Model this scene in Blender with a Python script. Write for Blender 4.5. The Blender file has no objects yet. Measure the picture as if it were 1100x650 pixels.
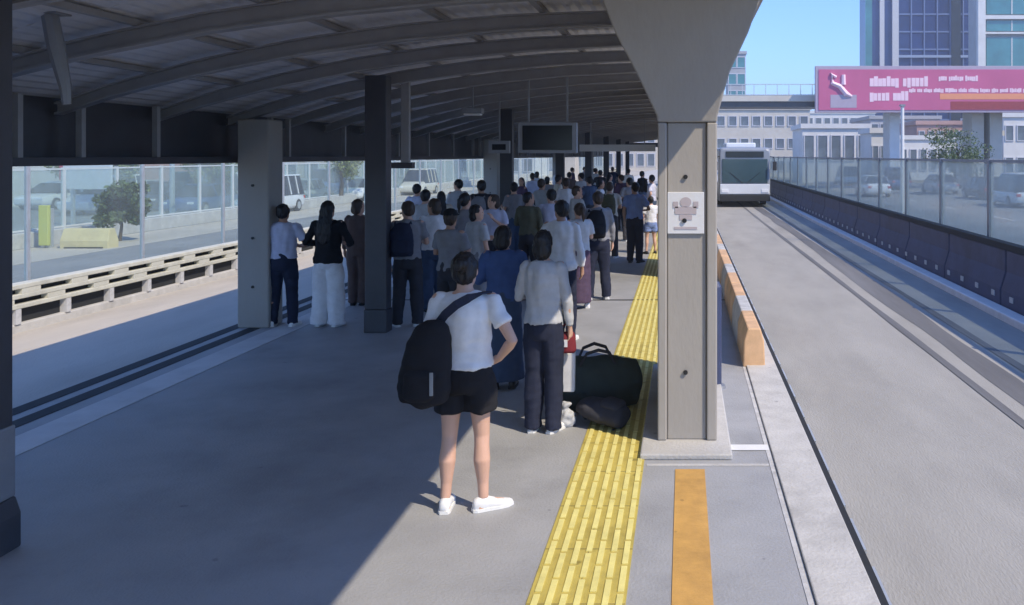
import bpy, bmesh, math, random
from mathutils import Vector, Matrix, noise
random.seed(7)
R = math.radians
sc = bpy.context.scene
COL = sc.collection
CAM_H = 2.3
F = 900.0            # focal length in photograph pixels (1100 wide)
VX, VY = 735.0, 167.0  # vanishing point of the platform lines in the photograph

def gx(px, Y): return (px - VX) * Y / F          # metric X of something seen at column px at distance Y
def gz(py, Y): return CAM_H + (VY - py) * Y / F

# ------------------------------------------------------------------ materials
MC = {}
def mat(name, col, rough=0.7, var=0.12, scale=3.0, bump=0.0, bscale=40.0, metal=0.0, spec=0.5, stain=0.0, stretch=None, emit=None):
    if name in MC: return MC[name]
    m = bpy.data.materials.new(name); m.use_nodes = True
    nt = m.node_tree; N = nt.nodes; L = nt.links
    b = N['Principled BSDF']
    b.inputs['Roughness'].default_value = rough
    b.inputs['Metallic'].default_value = metal
    b.inputs['Specular IOR Level'].default_value = spec
    tc = N.new('ShaderNodeTexCoord'); mp = N.new('ShaderNodeMapping')
    L.new(tc.outputs['Object'], mp.inputs['Vector'])
    if stretch: mp.inputs['Scale'].default_value = stretch
    n = N.new('ShaderNodeTexNoise'); n.inputs['Scale'].default_value = scale; n.inputs['Detail'].default_value = 6; n.inputs['Roughness'].default_value = .62
    L.new(mp.outputs['Vector'], n.inputs['Vector'])
    rp = N.new('ShaderNodeMapRange'); rp.inputs['From Min'].default_value = .3; rp.inputs['From Max'].default_value = .7
    rp.inputs['To Min'].default_value = 1 - var; rp.inputs['To Max'].default_value = 1 + var
    L.new(n.outputs['Fac'], rp.inputs['Value'])
    mx = N.new('ShaderNodeVectorMath'); mx.operation = 'SCALE'
    mx.inputs[0].default_value = col[:3]
    L.new(rp.outputs['Result'], mx.inputs['Scale'])
    out = mx.outputs['Vector']
    if stain > 0:
        n2 = N.new('ShaderNodeTexNoise'); n2.inputs['Scale'].default_value = scale * .27; n2.inputs['Detail'].default_value = 8; n2.inputs['Roughness'].default_value = .7
        L.new(mp.outputs['Vector'], n2.inputs['Vector'])
        r2 = N.new('ShaderNodeMapRange'); r2.inputs['From Min'].default_value = .5; r2.inputs['From Max'].default_value = .72
        r2.inputs['To Min'].default_value = 1; r2.inputs['To Max'].default_value = 1 - stain
        L.new(n2.outputs['Fac'], r2.inputs['Value'])
        m2 = N.new('ShaderNodeVectorMath'); m2.operation = 'SCALE'
        L.new(out, m2.inputs[0]); L.new(r2.outputs['Result'], m2.inputs['Scale']); out = m2.outputs['Vector']
    L.new(out, b.inputs['Base Color'])
    if bump > 0:
        n3 = N.new('ShaderNodeTexNoise'); n3.inputs['Scale'].default_value = bscale; n3.inputs['Detail'].default_value = 5
        L.new(mp.outputs['Vector'], n3.inputs['Vector'])
        bp = N.new('ShaderNodeBump'); bp.inputs['Strength'].default_value = bump; bp.inputs['Distance'].default_value = .02
        L.new(n3.outputs['Fac'], bp.inputs['Height']); L.new(bp.outputs['Normal'], b.inputs['Normal'])
    if emit:
        b.inputs['Emission Color'].default_value = (*emit[:3], 1); b.inputs['Emission Strength'].default_value = emit[3]
    MC[name] = m
    return m

def add_spots(m, scale, thr, dark):
    nt = m.node_tree; N = nt.nodes; L = nt.links; b = N['Principled BSDF']
    src = b.inputs['Base Color'].links[0].from_socket
    tc = N.new('ShaderNodeTexCoord'); v = N.new('ShaderNodeTexVoronoi'); v.inputs['Scale'].default_value = scale
    n = N.new('ShaderNodeTexNoise'); n.inputs['Scale'].default_value = 14; L.new(tc.outputs['Object'], n.inputs['Vector'])
    ad = N.new('ShaderNodeVectorMath'); ad.operation = 'MULTIPLY_ADD'; ad.inputs[1].default_value = (.05,.05,.05)
    L.new(n.outputs['Color'], ad.inputs[0]); L.new(tc.outputs['Object'], ad.inputs[2]); L.new(ad.outputs['Vector'], v.inputs['Vector'])
    r = N.new('ShaderNodeMapRange'); r.inputs['From Min'].default_value = thr*.7; r.inputs['From Max'].default_value = thr
    r.inputs['To Min'].default_value = dark; r.inputs['To Max'].default_value = 1
    L.new(v.outputs['Distance'], r.inputs['Value'])
    mx = N.new('ShaderNodeVectorMath'); mx.operation = 'SCALE'; L.new(src, mx.inputs[0]); L.new(r.outputs['Result'], mx.inputs['Scale'])
    L.new(mx.outputs['Vector'], b.inputs['Base Color'])

def pane_mat(name, tint, clear, gloss=.12):
    if name in MC: return MC[name]
    m = bpy.data.materials.new(name); m.use_nodes = True
    nt = m.node_tree; N = nt.nodes; L = nt.links
    N.remove(N['Principled BSDF']); o = N['Material Output']
    tr = N.new('ShaderNodeBsdfTransparent'); tr.inputs['Color'].default_value = (.86, .93, .92, 1)
    df = N.new('ShaderNodeBsdfDiffuse'); df.inputs['Color'].default_value = (*tint, 1)
    gl = N.new('ShaderNodeBsdfGlossy'); gl.inputs['Roughness'].default_value = .08
    n = N.new('ShaderNodeTexNoise'); n.inputs['Scale'].default_value = 1.3; n.inputs['Detail'].default_value = 6
    tc = N.new('ShaderNodeTexCoord'); L.new(tc.outputs['Object'], n.inputs['Vector'])
    rp = N.new('ShaderNodeMapRange'); rp.inputs['To Min'].default_value = clear - .12; rp.inputs['To Max'].default_value = clear + .12
    L.new(n.outputs['Fac'], rp.inputs['Value'])
    m1 = N.new('ShaderNodeMixShader'); m2 = N.new('ShaderNodeMixShader')
    L.new(rp.outputs['Result'], m1.inputs['Fac']); L.new(df.outputs[0], m1.inputs[1]); L.new(tr.outputs[0], m1.inputs[2])
    m2.inputs['Fac'].default_value = gloss
    L.new(m1.outputs[0], m2.inputs[1]); L.new(gl.outputs[0], m2.inputs[2]); L.new(m2.outputs[0], o.inputs['Surface'])
    MC[name] = m
    return m

# ------------------------------------------------------------------ mesh helpers
def tag(o, label=None, cat=None, group=None, kind=None):
    if label: o['label'] = label
    if cat: o['category'] = cat
    if group: o['group'] = group
    if kind: o['kind'] = kind
    return o
def empty(name, loc, rz=0.0):
    o = bpy.data.objects.new(name, None); COL.objects.link(o); o.location = loc; o.rotation_euler = (0, 0, rz)
    o.empty_display_size = .2
    return o
class MB:
    def __init__(s): s.v = []; s.f = []
    def box(s, x0, x1, y0, y1, z0, z1):
        k = len(s.v)
        s.v += [(x0,y0,z0),(x1,y0,z0),(x1,y1,z0),(x0,y1,z0),(x0,y0,z1),(x1,y0,z1),(x1,y1,z1),(x0,y1,z1)]
        s.f += [[k+i for i in q] for q in ((0,3,2,1),(4,5,6,7),(0,1,5,4),(1,2,6,5),(2,3,7,6),(3,0,4,7))]
        return s
    def quad(s, a, b, c, d):
        k = len(s.v); s.v += [a,b,c,d]; s.f.append([k,k+1,k+2,k+3]); return s
    def rings(s, rs, cap=True, closed=True):
        k = len(s.v); n = len(rs[0])
        for r in rs: s.v += [tuple(p) for p in r]
        for i in range(len(rs)-1):
            for j in range(n if closed else n-1):
                a = k+i*n+j; b = k+i*n+(j+1) % n
                s.f.append([a, b, b+n, a+n])
        if cap:
            s.f.append([k+j for j in range(n)][::-1]); s.f.append([k+(len(rs)-1)*n+j for j in range(n)])
        return s
    def tube(s, pts, rad, n=10, flat=None):
        """tapered tube along pts; rad list; flat = (factor, axis vector) squashes"""
        pts = [Vector(p) for p in pts]
        if not isinstance(rad, (list, tuple)): rad = [rad]*len(pts)
        rs = []; u = None
        for i, p in enumerate(pts):
            if i == 0: d = pts[1]-p
            elif i == len(pts)-1: d = p-pts[i-1]
            else: d = (pts[i+1]-p).normalized()+(p-pts[i-1]).normalized()
            d.normalize()
            if u is None:
                ref = Vector((0,1,0)) if abs(d.y) < .9 else Vector((1,0,0))
                u = d.cross(ref).normalized()
            else:
                u = (u-d*u.dot(d)).normalized()
            w = d.cross(u)
            rs.append([p+(u*math.cos(t)+w*math.sin(t))*rad[i] for t in [2*math.pi*j/n for j in range(n)]])
        return s.rings(rs)
    def loft(s, ell, n=20):
        """ell list of (z, cx, cy, rx, ry)"""
        return s.rings([[(cx+rx*math.cos(t), cy+ry*math.sin(t), z) for t in [2*math.pi*j/n for j in range(n)]] for z, cx, cy, rx, ry in ell])
    def ball(s, c, r, n=12, m=8):
        rx, ry, rz = r if isinstance(r, (tuple, list)) else (r, r, r)
        ell = []
        for i in range(m+1):
            a = -math.pi/2+math.pi*i/m
            q = max(math.cos(a), .02)
            ell.append((c[2]+rz*math.sin(a), c[0], c[1], rx*q, ry*q))
        return s.loft(ell, n)
    def build(s, name, m, parent=None, bevel=0, smooth=False):
        me = bpy.data.meshes.new(name); me.from_pydata([tuple(v) for v in s.v], [], s.f); me.update()
        if smooth:
            me.polygons.foreach_set('use_smooth', [True]*len(me.polygons))
        o = bpy.data.objects.new(name, me); COL.objects.link(o); me.materials.append(m)
        if parent: o.parent = parent
        if bevel:
            b = o.modifiers.new('Bevel', 'BEVEL'); b.width = bevel; b.segments = 2; b.limit_method = 'ANGLE'
        return o
def box(name, m, b, parent=None, bevel=0): return MB().box(*b).build(name, m, parent, bevel)
def copy_tree(o, parent=None):
    c = o.copy(); COL.objects.link(c); c.parent = parent
    for ch in list(o.children): copy_tree(ch, c)
    return c

def remeshed(mb, name, m, parent, vox, smooth=4, fold=0.0, ffreq=(14, 14, 5), seed=0):
    """one continuous surface out of overlapping closed pieces"""
    me = bpy.data.meshes.new(name); me.from_pydata([tuple(v) for v in mb.v], [], mb.f); me.update()
    bm = bmesh.new(); bm.from_mesh(me); bmesh.ops.recalc_face_normals(bm, faces=bm.faces); bm.to_mesh(me); bm.free()
    t = bpy.data.objects.new('tmp', me); COL.objects.link(t)
    r = t.modifiers.new('r', 'REMESH'); r.mode = 'VOXEL'; r.voxel_size = vox; r.use_smooth_shade = True
    if smooth:
        k = t.modifiers.new('s', 'SMOOTH'); k.factor = .5; k.iterations = smooth
    dg = bpy.context.evaluated_depsgraph_get(); dg.update()
    nm = bpy.data.meshes.new_from_object(t.evaluated_get(dg)); nm.name = name
    bpy.data.objects.remove(t); bpy.data.meshes.remove(me)
    if fold:
        co = [v.co.copy() for v in nm.vertices]; no = [v.normal.copy() for v in nm.vertices]
        off = Vector((seed*3.7, seed*1.3, seed*7.1))
        for v, c, q in zip(nm.vertices, co, no):
            p = Vector((c.x*ffreq[0], c.y*ffreq[1], c.z*ffreq[2]))+off
            p2 = Vector((c.x*9, c.y*9, c.z*22))+off
            v.co = c+q*fold*(noise.noise(p)+.5*noise.noise(p2)+.25)
    nm.materials.clear(); nm.materials.append(m)
    nm.polygons.foreach_set('use_smooth', [True]*len(nm.polygons))
    o = bpy.data.objects.new(name, nm); COL.objects.link(o); o.parent = parent
    return o

# ------------------------------------------------------------------ people
def lerp(a, b, t): return Vector(a)*(1-t)+Vector(b)*t
ARMS = {
    'down':  (lambda s: ((s*.235, -.01, 1.12), (s*.245, .05, .88), (0, .15, -1))),
    'hip':   (lambda s: ((s*.33, -.10, 1.14), (s*.215, .04, .99), (-s*.75, .5, -.35))),
    'front': (lambda s: ((s*.25, .02, 1.13), (s*.13, .23, 1.16), (-s*.5, .8, .2))),
    'wide':  (lambda s: ((s*.31, .0, 1.14), (s*.20, .20, 1.10), (-s*.8, .5, -.1))),
    'phone': (lambda s: ((s*.24, .03, 1.13), (s*.10, .24, 1.30), (-s*.3, .4, .8))),
}
def hand(mb, W, d, s, r=1.0):
    """palm, four fingers slightly curled, thumb from the side of the palm"""
    W = Vector(W); d = Vector(d).normalized()
    side = Vector((0, 1, 0)) if abs(d.y) < .8 else Vector((0, 0, 1))
    side = (side-d*side.dot(d)).normalized(); nrm = d.cross(side)*(-s)
    if nrm.dot(Vector((-s, 0, 0))) < 0: nrm = -nrm
    P = W+d*.085
    mb.tube([W-d*.01, W+d*.03, W+d*.06, P+d*.005], [.022, .026, .028, .024], 10)
    for k in (-1, 1): mb.tube([W+d*.02, P+side*k*.022], [.017, .015], 8)
    for i, (o, l) in enumerate(((.03, .066), (.010, .076), (-.010, .071), (-.029, .056))):
        a = P+side*o-d*.012; b = a+d*l*.5+nrm*.008; c = b+d*l*.33+nrm*.016; e = c+d*l*.24+nrm*.018
        mb.tube([a, b, c, e], [.0105*r, .0098*r, .009*r, .0075*r], 8)
    a = W+side*.022+d*.02
    mb.tube([a, a+side*.022+d*.028+nrm*.008, a+side*.03+d*.06+nrm*.018], [.014*r, .011*r, .009*r], 8)

def person(label, X, Y, h, rot, skin='skin_mid', hair='short', hairm='hair_black', top=None, top_z=.93, sleeve=.45,
           bottom=None, legs='trousers', shoes=None, arms=('down', 'down'), spread=.10, feet=(8, -8), vox=.014, turn=0.0,
           flare=.03, seed=0, group='passengers waiting on the platform', cap=None):
    root = empty('person', (X, Y, 0), rot)
    tag(root, label, 'person', group)
    S = h/1.70; root.scale = (S, S, S)
    rr = 1.0 if vox < .012 else 1.25
    A = {}
    for s, nm in ((-1, arms[0]), (1, arms[1])):
        A[s] = ARMS[nm](s)
    sh = {s: Vector((s*.172, -.005, 1.395)) for s in (-1, 1)}
    hipj = {s: Vector((s*.085, 0, .89)) for s in (-1, 1)}
    fx = {s: s*spread for s in (-1, 1)}
    fd = {-1: R(feet[0]), 1: R(feet[1])}
    knee = {s: Vector((s*(.085*.45+spread*.55), .02, .485)) for s in (-1, 1)}
    ank = {s: Vector((fx[s], -.02, .085)) for s in (-1, 1)}
    TORSO = [(.80,.13,.095,0),(.86,.162,.115,-.005),(.93,.168,.118,-.01),(1.0,.15,.10,0),(1.07,.135,.092,0),(1.16,.145,.10,0),(1.26,.162,.11,-.005),(1.34,.168,.105,-.01),(1.40,.15,.09,-.01),(1.435,.10,.07,-.01),(1.46,.06,.06,-.008)]
    b = MB()
    b.loft([(z, 0, cy, rx, ry) for z, rx, ry, cy in TORSO], 24)
    b.tube([(0, -.012, 1.40), (0, .0, 1.53)], [.058, .052], 14)
    # head turned about the neck
    hb = MB()
    hb.loft([(1.475,0,.045,.028,.03),(1.485,0,.04,.045,.05),(1.505,0,.03,.058,.07),(1.535,0,.015,.067,.085),(1.575,0,.008,.073,.092),(1.61,0,.004,.076,.096),(1.645,0,-.002,.073,.092),(1.672,0,-.004,.06,.078),(1.69,0,-.004,.04,.054),(1.70,0,-.004,.015,.02)], 22)
    hb.tube([(0,.088,1.60),(0,.108,1.572),(0,.098,1.565)], [.008,.013,.010], 8)       # nose
    for s in (-1, 1):
        hb.ball((s*.077, -.004, 1.582), (.009, .02, .032), 8, 6)                        # ears
        hb.tube([(s*.018,.092,1.607),(s*.045,.082,1.61)], [.006,.005], 6)               # brow
    hb.tube([(-.024,.088,1.535),(0,.096,1.536),(.024,.088,1.535)], [.005,.008,.005], 6)  # lips
    rot_t = Matrix.Rotation(turn, 4, 'Z')
    k = len(b.v); b.v += [tuple(rot_t @ Vector(v)) for v in hb.v]; b.f += [[i+k for i in f] for f in hb.f]
    for s in (-1, 1):
        E, W, D = [Vector(q) for q in A[s]]
        b.ball(sh[s], (.052, .052, .052))
        b.tube([sh[s], lerp(sh[s], E, .35), lerp(sh[s], E, .8), E, lerp(E, W, .25), lerp(E, W, .7), W], [.05,.047,.038,.036,.038,.029,.024], 12)
        hand(b, W, D, s, rr)
        b.tube([hipj[s], lerp(hipj[s], knee[s], .3), lerp(hipj[s], knee[s], .75), knee[s], lerp(knee[s], ank[s], .15)+Vector((0,-.01,0)), lerp(knee[s], ank[s], .38)+Vector((0,-.022,0)), lerp(knee[s], ank[s], .75), ank[s]],
               [.088,.082,.06,.052,.05,.056,.038,.034], 14)
        dv = Vector((math.sin(-fd[s]), math.cos(-fd[s]), 0))
        b.tube([ank[s]+Vector((0,0,-.045))-dv*.04, ank[s]+Vector((0,0,-.045))+dv*.06, ank[s]+Vector((0,0,-.058))+dv*.15], [.036,.036,.024], 10)
    remeshed(b, 'body', MC[skin], root, vox, 3)
    eb = MB()
    for s in (-1, 1): eb.ball(tuple(rot_t @ Vector((s*.031, .083, 1.592))), (.011, .008, .007), 8, 6)
    eb.build('eyes', MC['eye'], root, smooth=True)
    # hair
    hm = MB()
    hb = MB()
    hb.ball((0, -.016, 1.612), (.086, .098, .098), 18, 12)
    if hair in ('short', 'bun', 'long', 'bob', 'ponytail'):
        hb.ball((0, -.045, 1.575), (.076, .062, .075), 16, 10)
    if hair == 'bob':
        hb.ball((0, -.045, 1.54), (.092, .065, .09), 16, 10)
    if hair == 'bun':
        hb.ball((0, -.115, 1.64), (.045, .042, .042), 12, 8)
    if hair == 'long':
        hb.rings([[(rx*math.cos(t), cy+ry*math.sin(t), z) for t in [2*math.pi*j/16 for j in range(16)]] for z, cy, rx, ry in ((1.60,-.05,.085,.06),(1.5,-.075,.088,.05),(1.40,-.115,.10,.04),(1.28,-.13,.105,.032),(1.18,-.13,.08,.022),(1.13,-.13,.03,.012))])
    if hair == 'ponytail':
        hb.tube([(0,-.10,1.64),(0,-.15,1.60),(0,-.155,1.50),(0,-.15,1.40)], [.022,.032,.028,.008], 10)
    hm.v = [tuple(rot_t @ Vector(v)) for v in hb.v]; hm.f = hb.f
    remeshed(hm, 'hair', MC[hairm], root, max(vox*.75, .008), 2, fold=.010, ffreq=(55, 55, 14), seed=seed)
    if cap:
        cb = MB(); cb.loft([(1.635,0,-.005,.092,.108),(1.66,0,-.005,.092,.107),(1.695,0,-.01,.078,.09),(1.72,0,-.01,.045,.05),(1.727,0,-.01,.01,.01)], 20)
        cb.loft([(1.636,0,.04,.10,.15),(1.646,0,.03,.10,.15)], 20)
        cb.v = [tuple(rot_t @ Vector(v)) for v in cb.v]
        cb.build('cap', MC[cap], root, smooth=True)
    # top garment
    t = MB()
    rings = [(z, 0, cy, rx+.016+(.014 if z < 1.2 else 0), ry+.018+(.012 if z < 1.2 else 0)) for z, rx, ry, cy in TORSO if z > top_z+.02 and z < 1.45]
    zb = top_z; rings = [(zb, 0, -.006, .192, .138)]+rings
    rings.append((1.452, 0, -.01, .068, .066))
    t.loft(rings, 28)
    for s in (-1, 1):
        E, W, D = [Vector(q) for q in A[s]]
        t.ball(sh[s]+Vector((-s*.012,0,-.006)), (.060, .060, .056))
        if sleeve <= .6:
            t.tube([sh[s], lerp(sh[s], E, .4), lerp(sh[s], E, sleeve*1.5)], [.058, .060, .064], 14)
        else:
            t.tube([sh[s], lerp(sh[s], E, .4), lerp(sh[s], E, .85), E, lerp(E, W, .3), lerp(E, W, .93)], [.056,.056,.050,.048,.044,.034], 14)
    remeshed(t, 'shirt', MC[top], root, max(vox, .010), 3, fold=.014, seed=seed+1)
    # bottom garment
    t = MB()
    if legs in ('trousers', 'shorts', 'wide'):
        t.loft([(.79,0,-.004,.14,.115),(.85,0,-.006,.178,.134),(.93,0,-.01,.182,.132),(1.0,0,-.002,.166,.116),(1.04,0,0,.156,.11)], 24)
        for s in (-1, 1):
            if legs == 'shorts':
                e = lerp(hipj[s], knee[s], .56)
                t.tube([hipj[s], lerp(hipj[s], knee[s], .3), e], [.105, .108, .108], 16)
            else:
                x = flare
                t.tube([hipj[s], lerp(hipj[s], knee[s], .35), knee[s], lerp(knee[s], ank[s], .4), ank[s]+Vector((0, 0, .02)), ank[s]+Vector((0, .0, -.045))],
                       [.100, .094+x*.5, .068+x*.8, .062+x, .05+x*1.1, .052+x*1.2], 16)
    elif legs == 'skirt':
        t.loft([(.10,0,0,.21,.17),(.3,0,0,.20,.16),(.6,0,0,.19,.145),(.85,0,-.006,.183,.138),(.95,0,-.008,.18,.13),(1.02,0,0,.16,.115)], 30)
    remeshed(t, legs if legs != 'wide' else 'trousers', MC[bottom], root, max(vox, .010), 3, fold=.013, ffreq=(11, 11, 4), seed=seed+2)
    # shoes
    for s in (-1, 1):
        dv = Vector((math.sin(-fd[s]), math.cos(-fd[s]), 0)); a = ank[s]
        sb = MB()
        q = Vector((a.x, a.y, 0))
        rs = []
        for (dd, hw, zt) in ((-.07,.018,.06),(-.06,.032,.085),(-.02,.038,.10),(.03,.040,.09),(.09,.046,.065),(.15,.044,.05),(.185,.030,.042),(.198,.012,.034)):
            sd = Vector((dv.y, -dv.x, 0)); c = q+dv*dd
            rs.append([c+sd*(hw*math.cos(tt))+Vector((0, 0, .012+(zt-.012)*.5*(1+max(-.98, math.sin(tt)*1.25 if math.sin(tt) < 0 else math.sin(tt))))) for tt in [2*math.pi*j/14 for j in range(14)]])
        sb.rings(rs)
        so = sb.build('shoe', MC[shoes], root, smooth=True)
        sl = MB()
        sl.rings([[c for c in [q+dv*dd+Vector((dv.y, -dv.x, 0))*hw*k+Vector((0, 0, z)) for (k, z) in ((-1,.002),(1,.002),(1,.022),(-1,.022))]] for dd, hw in ((-.075,.026),(-.05,.040),(.03,.044),(.10,.050),(.16,.046),(.203,.018))])
        sl.build('sole', MC['sole_white'] if 'white' in shoes else MC['rubber'], so)
    return root

def fabric(name, col, rough=.85): return mat(name, col, rough, .10, 9, .25, 260, spec=.2)
# ------------------------------------------------------------------ material library
mat('skin_mid', (.46,.27,.19), .5, .07, 12, .05, 200, spec=.35); mat('skin_light', (.62,.38,.28), .5, .06, 12, .05, 200, spec=.35)
mat('eye', (.03,.02,.015), .2, .0); mat('hair_black', (.012,.011,.013), .5, .3, 40, .4, 90, stretch=(1,1,.15)); mat('hair_brown', (.05,.03,.02), .5, .3, 40, .4, 90, stretch=(1,1,.15)); mat('hair_grey', (.25,.25,.26), .6, .3, 40, .4, 90)
for n, c in dict(white_cotton=(.78,.78,.80), lavender_cotton=(.55,.57,.72), pale_grey_cotton=(.50,.51,.53), mid_grey_cotton=(.25,.25,.27), black_cotton=(.018,.018,.022), navy_cotton=(.025,.03,.055), blue_cotton=(.07,.12,.28),
                 sky_cotton=(.22,.30,.55), olive_cotton=(.12,.12,.08), cream_cotton=(.62,.58,.50), plum_cotton=(.09,.06,.10), brown_cotton=(.14,.10,.09), denim_cotton=(.07,.10,.17), charcoal_cotton=(.05,.05,.06), maroon_cotton=(.20,.03,.04), green_cotton=(.06,.13,.09)).items(): fabric(n, c)
mat('shoe_white', (.8,.8,.8), .6, .05, 20); mat('sole_white', (.75,.75,.73), .7, .05); mat('shoe_black', (.02,.02,.02), .4, .1); mat('rubber', (.02,.02,.022), .8, .2, 8)
mat('platform_concrete', (.345,.35,.36), .62, .10, 1.6, .25, 55, stain=.30)
mat('road_asphalt', (.345,.335,.31), .85, .12, 1.3, .35, 60, stain=.22, stretch=(1,.3,1))
mat('border_stone', (.60,.60,.60), .7, .1, 3, .1, 50, stain=.15)
mat('busway_concrete', (.48,.44,.38), .85, .12, 1.2, .4, 60, stain=.18, stretch=(1,.25,1))
mat('highway_asphalt', (.24,.245,.25), .85, .15, .4, .3, 40, stain=.2)
mat('road_streak', (.31,.30,.28), .85, .2, 1.0, .3, 60, stretch=(2,.15,1), stain=.3); mat('road_patch', (.31,.30,.285), .88, .15, 2, .5, 60, stain=.2)
mat('tyre_track', (.15,.15,.155), .8, .3, 1.2, .2, 60, stretch=(1.6,.12,1), stain=.3)
mat('kerb_concrete', (.50,.49,.47), .8, .12, 4, .3, 40, stain=.25)
mat('pillar_concrete', (.37,.345,.31), .8, .08, 1.6, .12, 35, stain=.22, stretch=(1,1,.35))
mat('beige_concrete', (.40,.38,.31), .8, .1, 3, .3, 40, stain=.2)
mat('tactile_base', (.52,.42,.10), .65, .16, 5, .2, 80, stain=.28); mat('tactile_bar', (.78,.70,.26), .55, .12, 8, .1, 80, stain=.15)
mat('orange_paint', (.58,.33,.09), .6, .14, 6, .1, 60, stain=.25)
mat('white_paint', (.75,.75,.74), .55, .08, 6, .05, 60, stain=.12)
mat('worn_white_paint', (.52,.52,.52), .7, .2, 7, .1, 60, stain=.4)
mat('peach_paint', (.70,.44,.24), .6, .25, 2.5, .1, 60, stain=.2)
mat('roof_sheet', (.72,.70,.70), .55, .12, 2, .1, 30, metal=.2)
mat('rib_steel', (.34,.33,.33), .45, .12, 3, .05, 30, metal=.3); mat('dark_steel', (.075,.075,.085), .42, .12, 3, .05, 40, metal=.3)
mat('grey_steel', (.30,.31,.33), .45, .1, 4, .05, 40, metal=.4); mat('galvanised', (.52,.54,.55), .45, .12, 5, .05, 40, metal=.4)
mat('barrier_blue', (.045,.06,.125), .55, .18, 3, .2, 40, stain=.3); mat('black_gap', (.02,.022,.025), .8, .1)
mat('screen_black', (.012,.014,.018), .15, .05); mat('sign_white', (.72,.72,.72), .4, .03); mat('sign_print', (.48,.42,.43), .5, .05); mat('dot_black', (.015,.015,.015), .5, .0)
mat('guard_beige', (.58,.57,.48), .6, .12, 5, .1, 40, stain=.2)
mat('bus_white', (.72,.74,.76), .28, .04, 2); mat('bus_grey', (.28,.30,.33), .3, .05, 2); mat('bus_glass', (.045,.085,.10), .08, .1, 1.2); mat('lamp_lens', (.85,.87,.9), .12, .02); mat('tail_red', (.5,.02,.02), .2, .02)
mat('earth', (.16,.145,.11), .95, .25, .2, .3, 3, stain=.3)
mat('bark', (.10,.075,.05), .9, .3, 8, .6, 30); mat('leaf_olive', (.17,.20,.05), .6, .35, 3); mat('leaf_green', (.085,.13,.045), .6, .35, 3)
mat('billboard_pink', (.52,.12,.24), .45, .10, .25); mat('billboard_light', (.82,.60,.68), .45, .05, 2); mat('billboard_orange', (.75,.30,.16), .45, .05, 2); mat('billboard_frame', (.40,.34,.42), .5, .05)
mat('tower_glass', (.02,.045,.16), .25, .35, .12, spec=.4); mat('tower_teal', (.05,.20,.22), .15, .25, .2, spec=.8); mat('tower_mullion', (.14,.20,.38), .4, .1); mat('tower_light', (.28,.36,.52), .5, .05); mat('tower_panel', (.55,.56,.60), .5, .08)
mat('wall_white', (.66,.66,.65), .7, .08, .5, stain=.1); mat('wall_cream', (.55,.52,.46), .8, .1, .5, stain=.15); mat('wall_grey', (.36,.37,.39), .8, .1, .5, stain=.15); mat('wall_rose', (.42,.27,.24), .8, .1, .5, stain=.15); mat('roof_tile', (.34,.15,.10), .8, .2, 1.5)
mat('window_grey', (.13,.16,.19), .2, .4, .5); mat('window_dark', (.03,.04,.055), .12, .2, .6)
pane_mat('acrylic', (.74,.78,.77), .64, .05); pane_mat('acrylic_pale', (.60,.70,.72), .84, .05); pane_mat('acrylic_clear', (.45,.50,.53), .88, .03)

add_spots(MC['platform_concrete'], 2.3, .06, .72); add_spots(MC['kerb_concrete'], 3.1, .07, .7); add_spots(MC['orange_paint'], 6, .12, .7); add_spots(MC['tactile_base'], 5, .16, .6)
# ------------------------------------------------------------------ world, sun, camera
w = bpy.data.worlds.new('World'); sc.world = w; w.use_nodes = True
sky = w.node_tree.nodes.new('ShaderNodeTexSky'); sky.sky_type = 'NISHITA'; sky.sun_disc = False
TO_SUN = Vector((.75, -.52, 1.0))
elev = math.atan2(1.0, math.hypot(.75, .52)); azr = math.atan2(.75, -.52)
sky.sun_elevation = elev; sky.sun_rotation = azr; sky.air_density = .9; sky.dust_density = .1; sky.ozone_density = 5.0; sky.altitude = 0
bg = w.node_tree.nodes['Background']; bg.inputs['Strength'].default_value = .15
tn = w.node_tree.nodes.new('ShaderNodeVectorMath'); tn.operation = 'MULTIPLY'; tn.inputs[1].default_value = (.50, .66, .90)
w.node_tree.links.new(sky.outputs[0], tn.inputs[0]); w.node_tree.links.new(tn.outputs['Vector'], bg.inputs['Color'])
sl = bpy.data.lights.new('sun', 'SUN'); sl.energy = 2.1; sl.angle = R(.5); sl.color = (1, .87, .68)
so = bpy.data.objects.new('sun', sl); COL.objects.link(so); so.rotation_euler = (-TO_SUN).to_track_quat('-Z', 'Y').to_euler(); so.location = (20, -30, 40)
cam = bpy.data.cameras.new('camera'); co = bpy.data.objects.new('camera', cam); COL.objects.link(co)
co.location = (0, 0, CAM_H); co.rotation_euler = (R(90), 0, 0); cam.sensor_width = 36; cam.lens = 36*F/1100
cam.shift_x = -(VX-550)/1100; cam.shift_y = -(325-VY)/1100; cam.clip_start = .1; cam.clip_end = 4000
sc.camera = co
vs = sc.view_settings; vs.view_transform = 'Standard'; vs.look = 'None'; vs.gamma = 1; vs.exposure = 1.25
try: vs.use_curve_mapping = False
except Exception: pass

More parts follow.
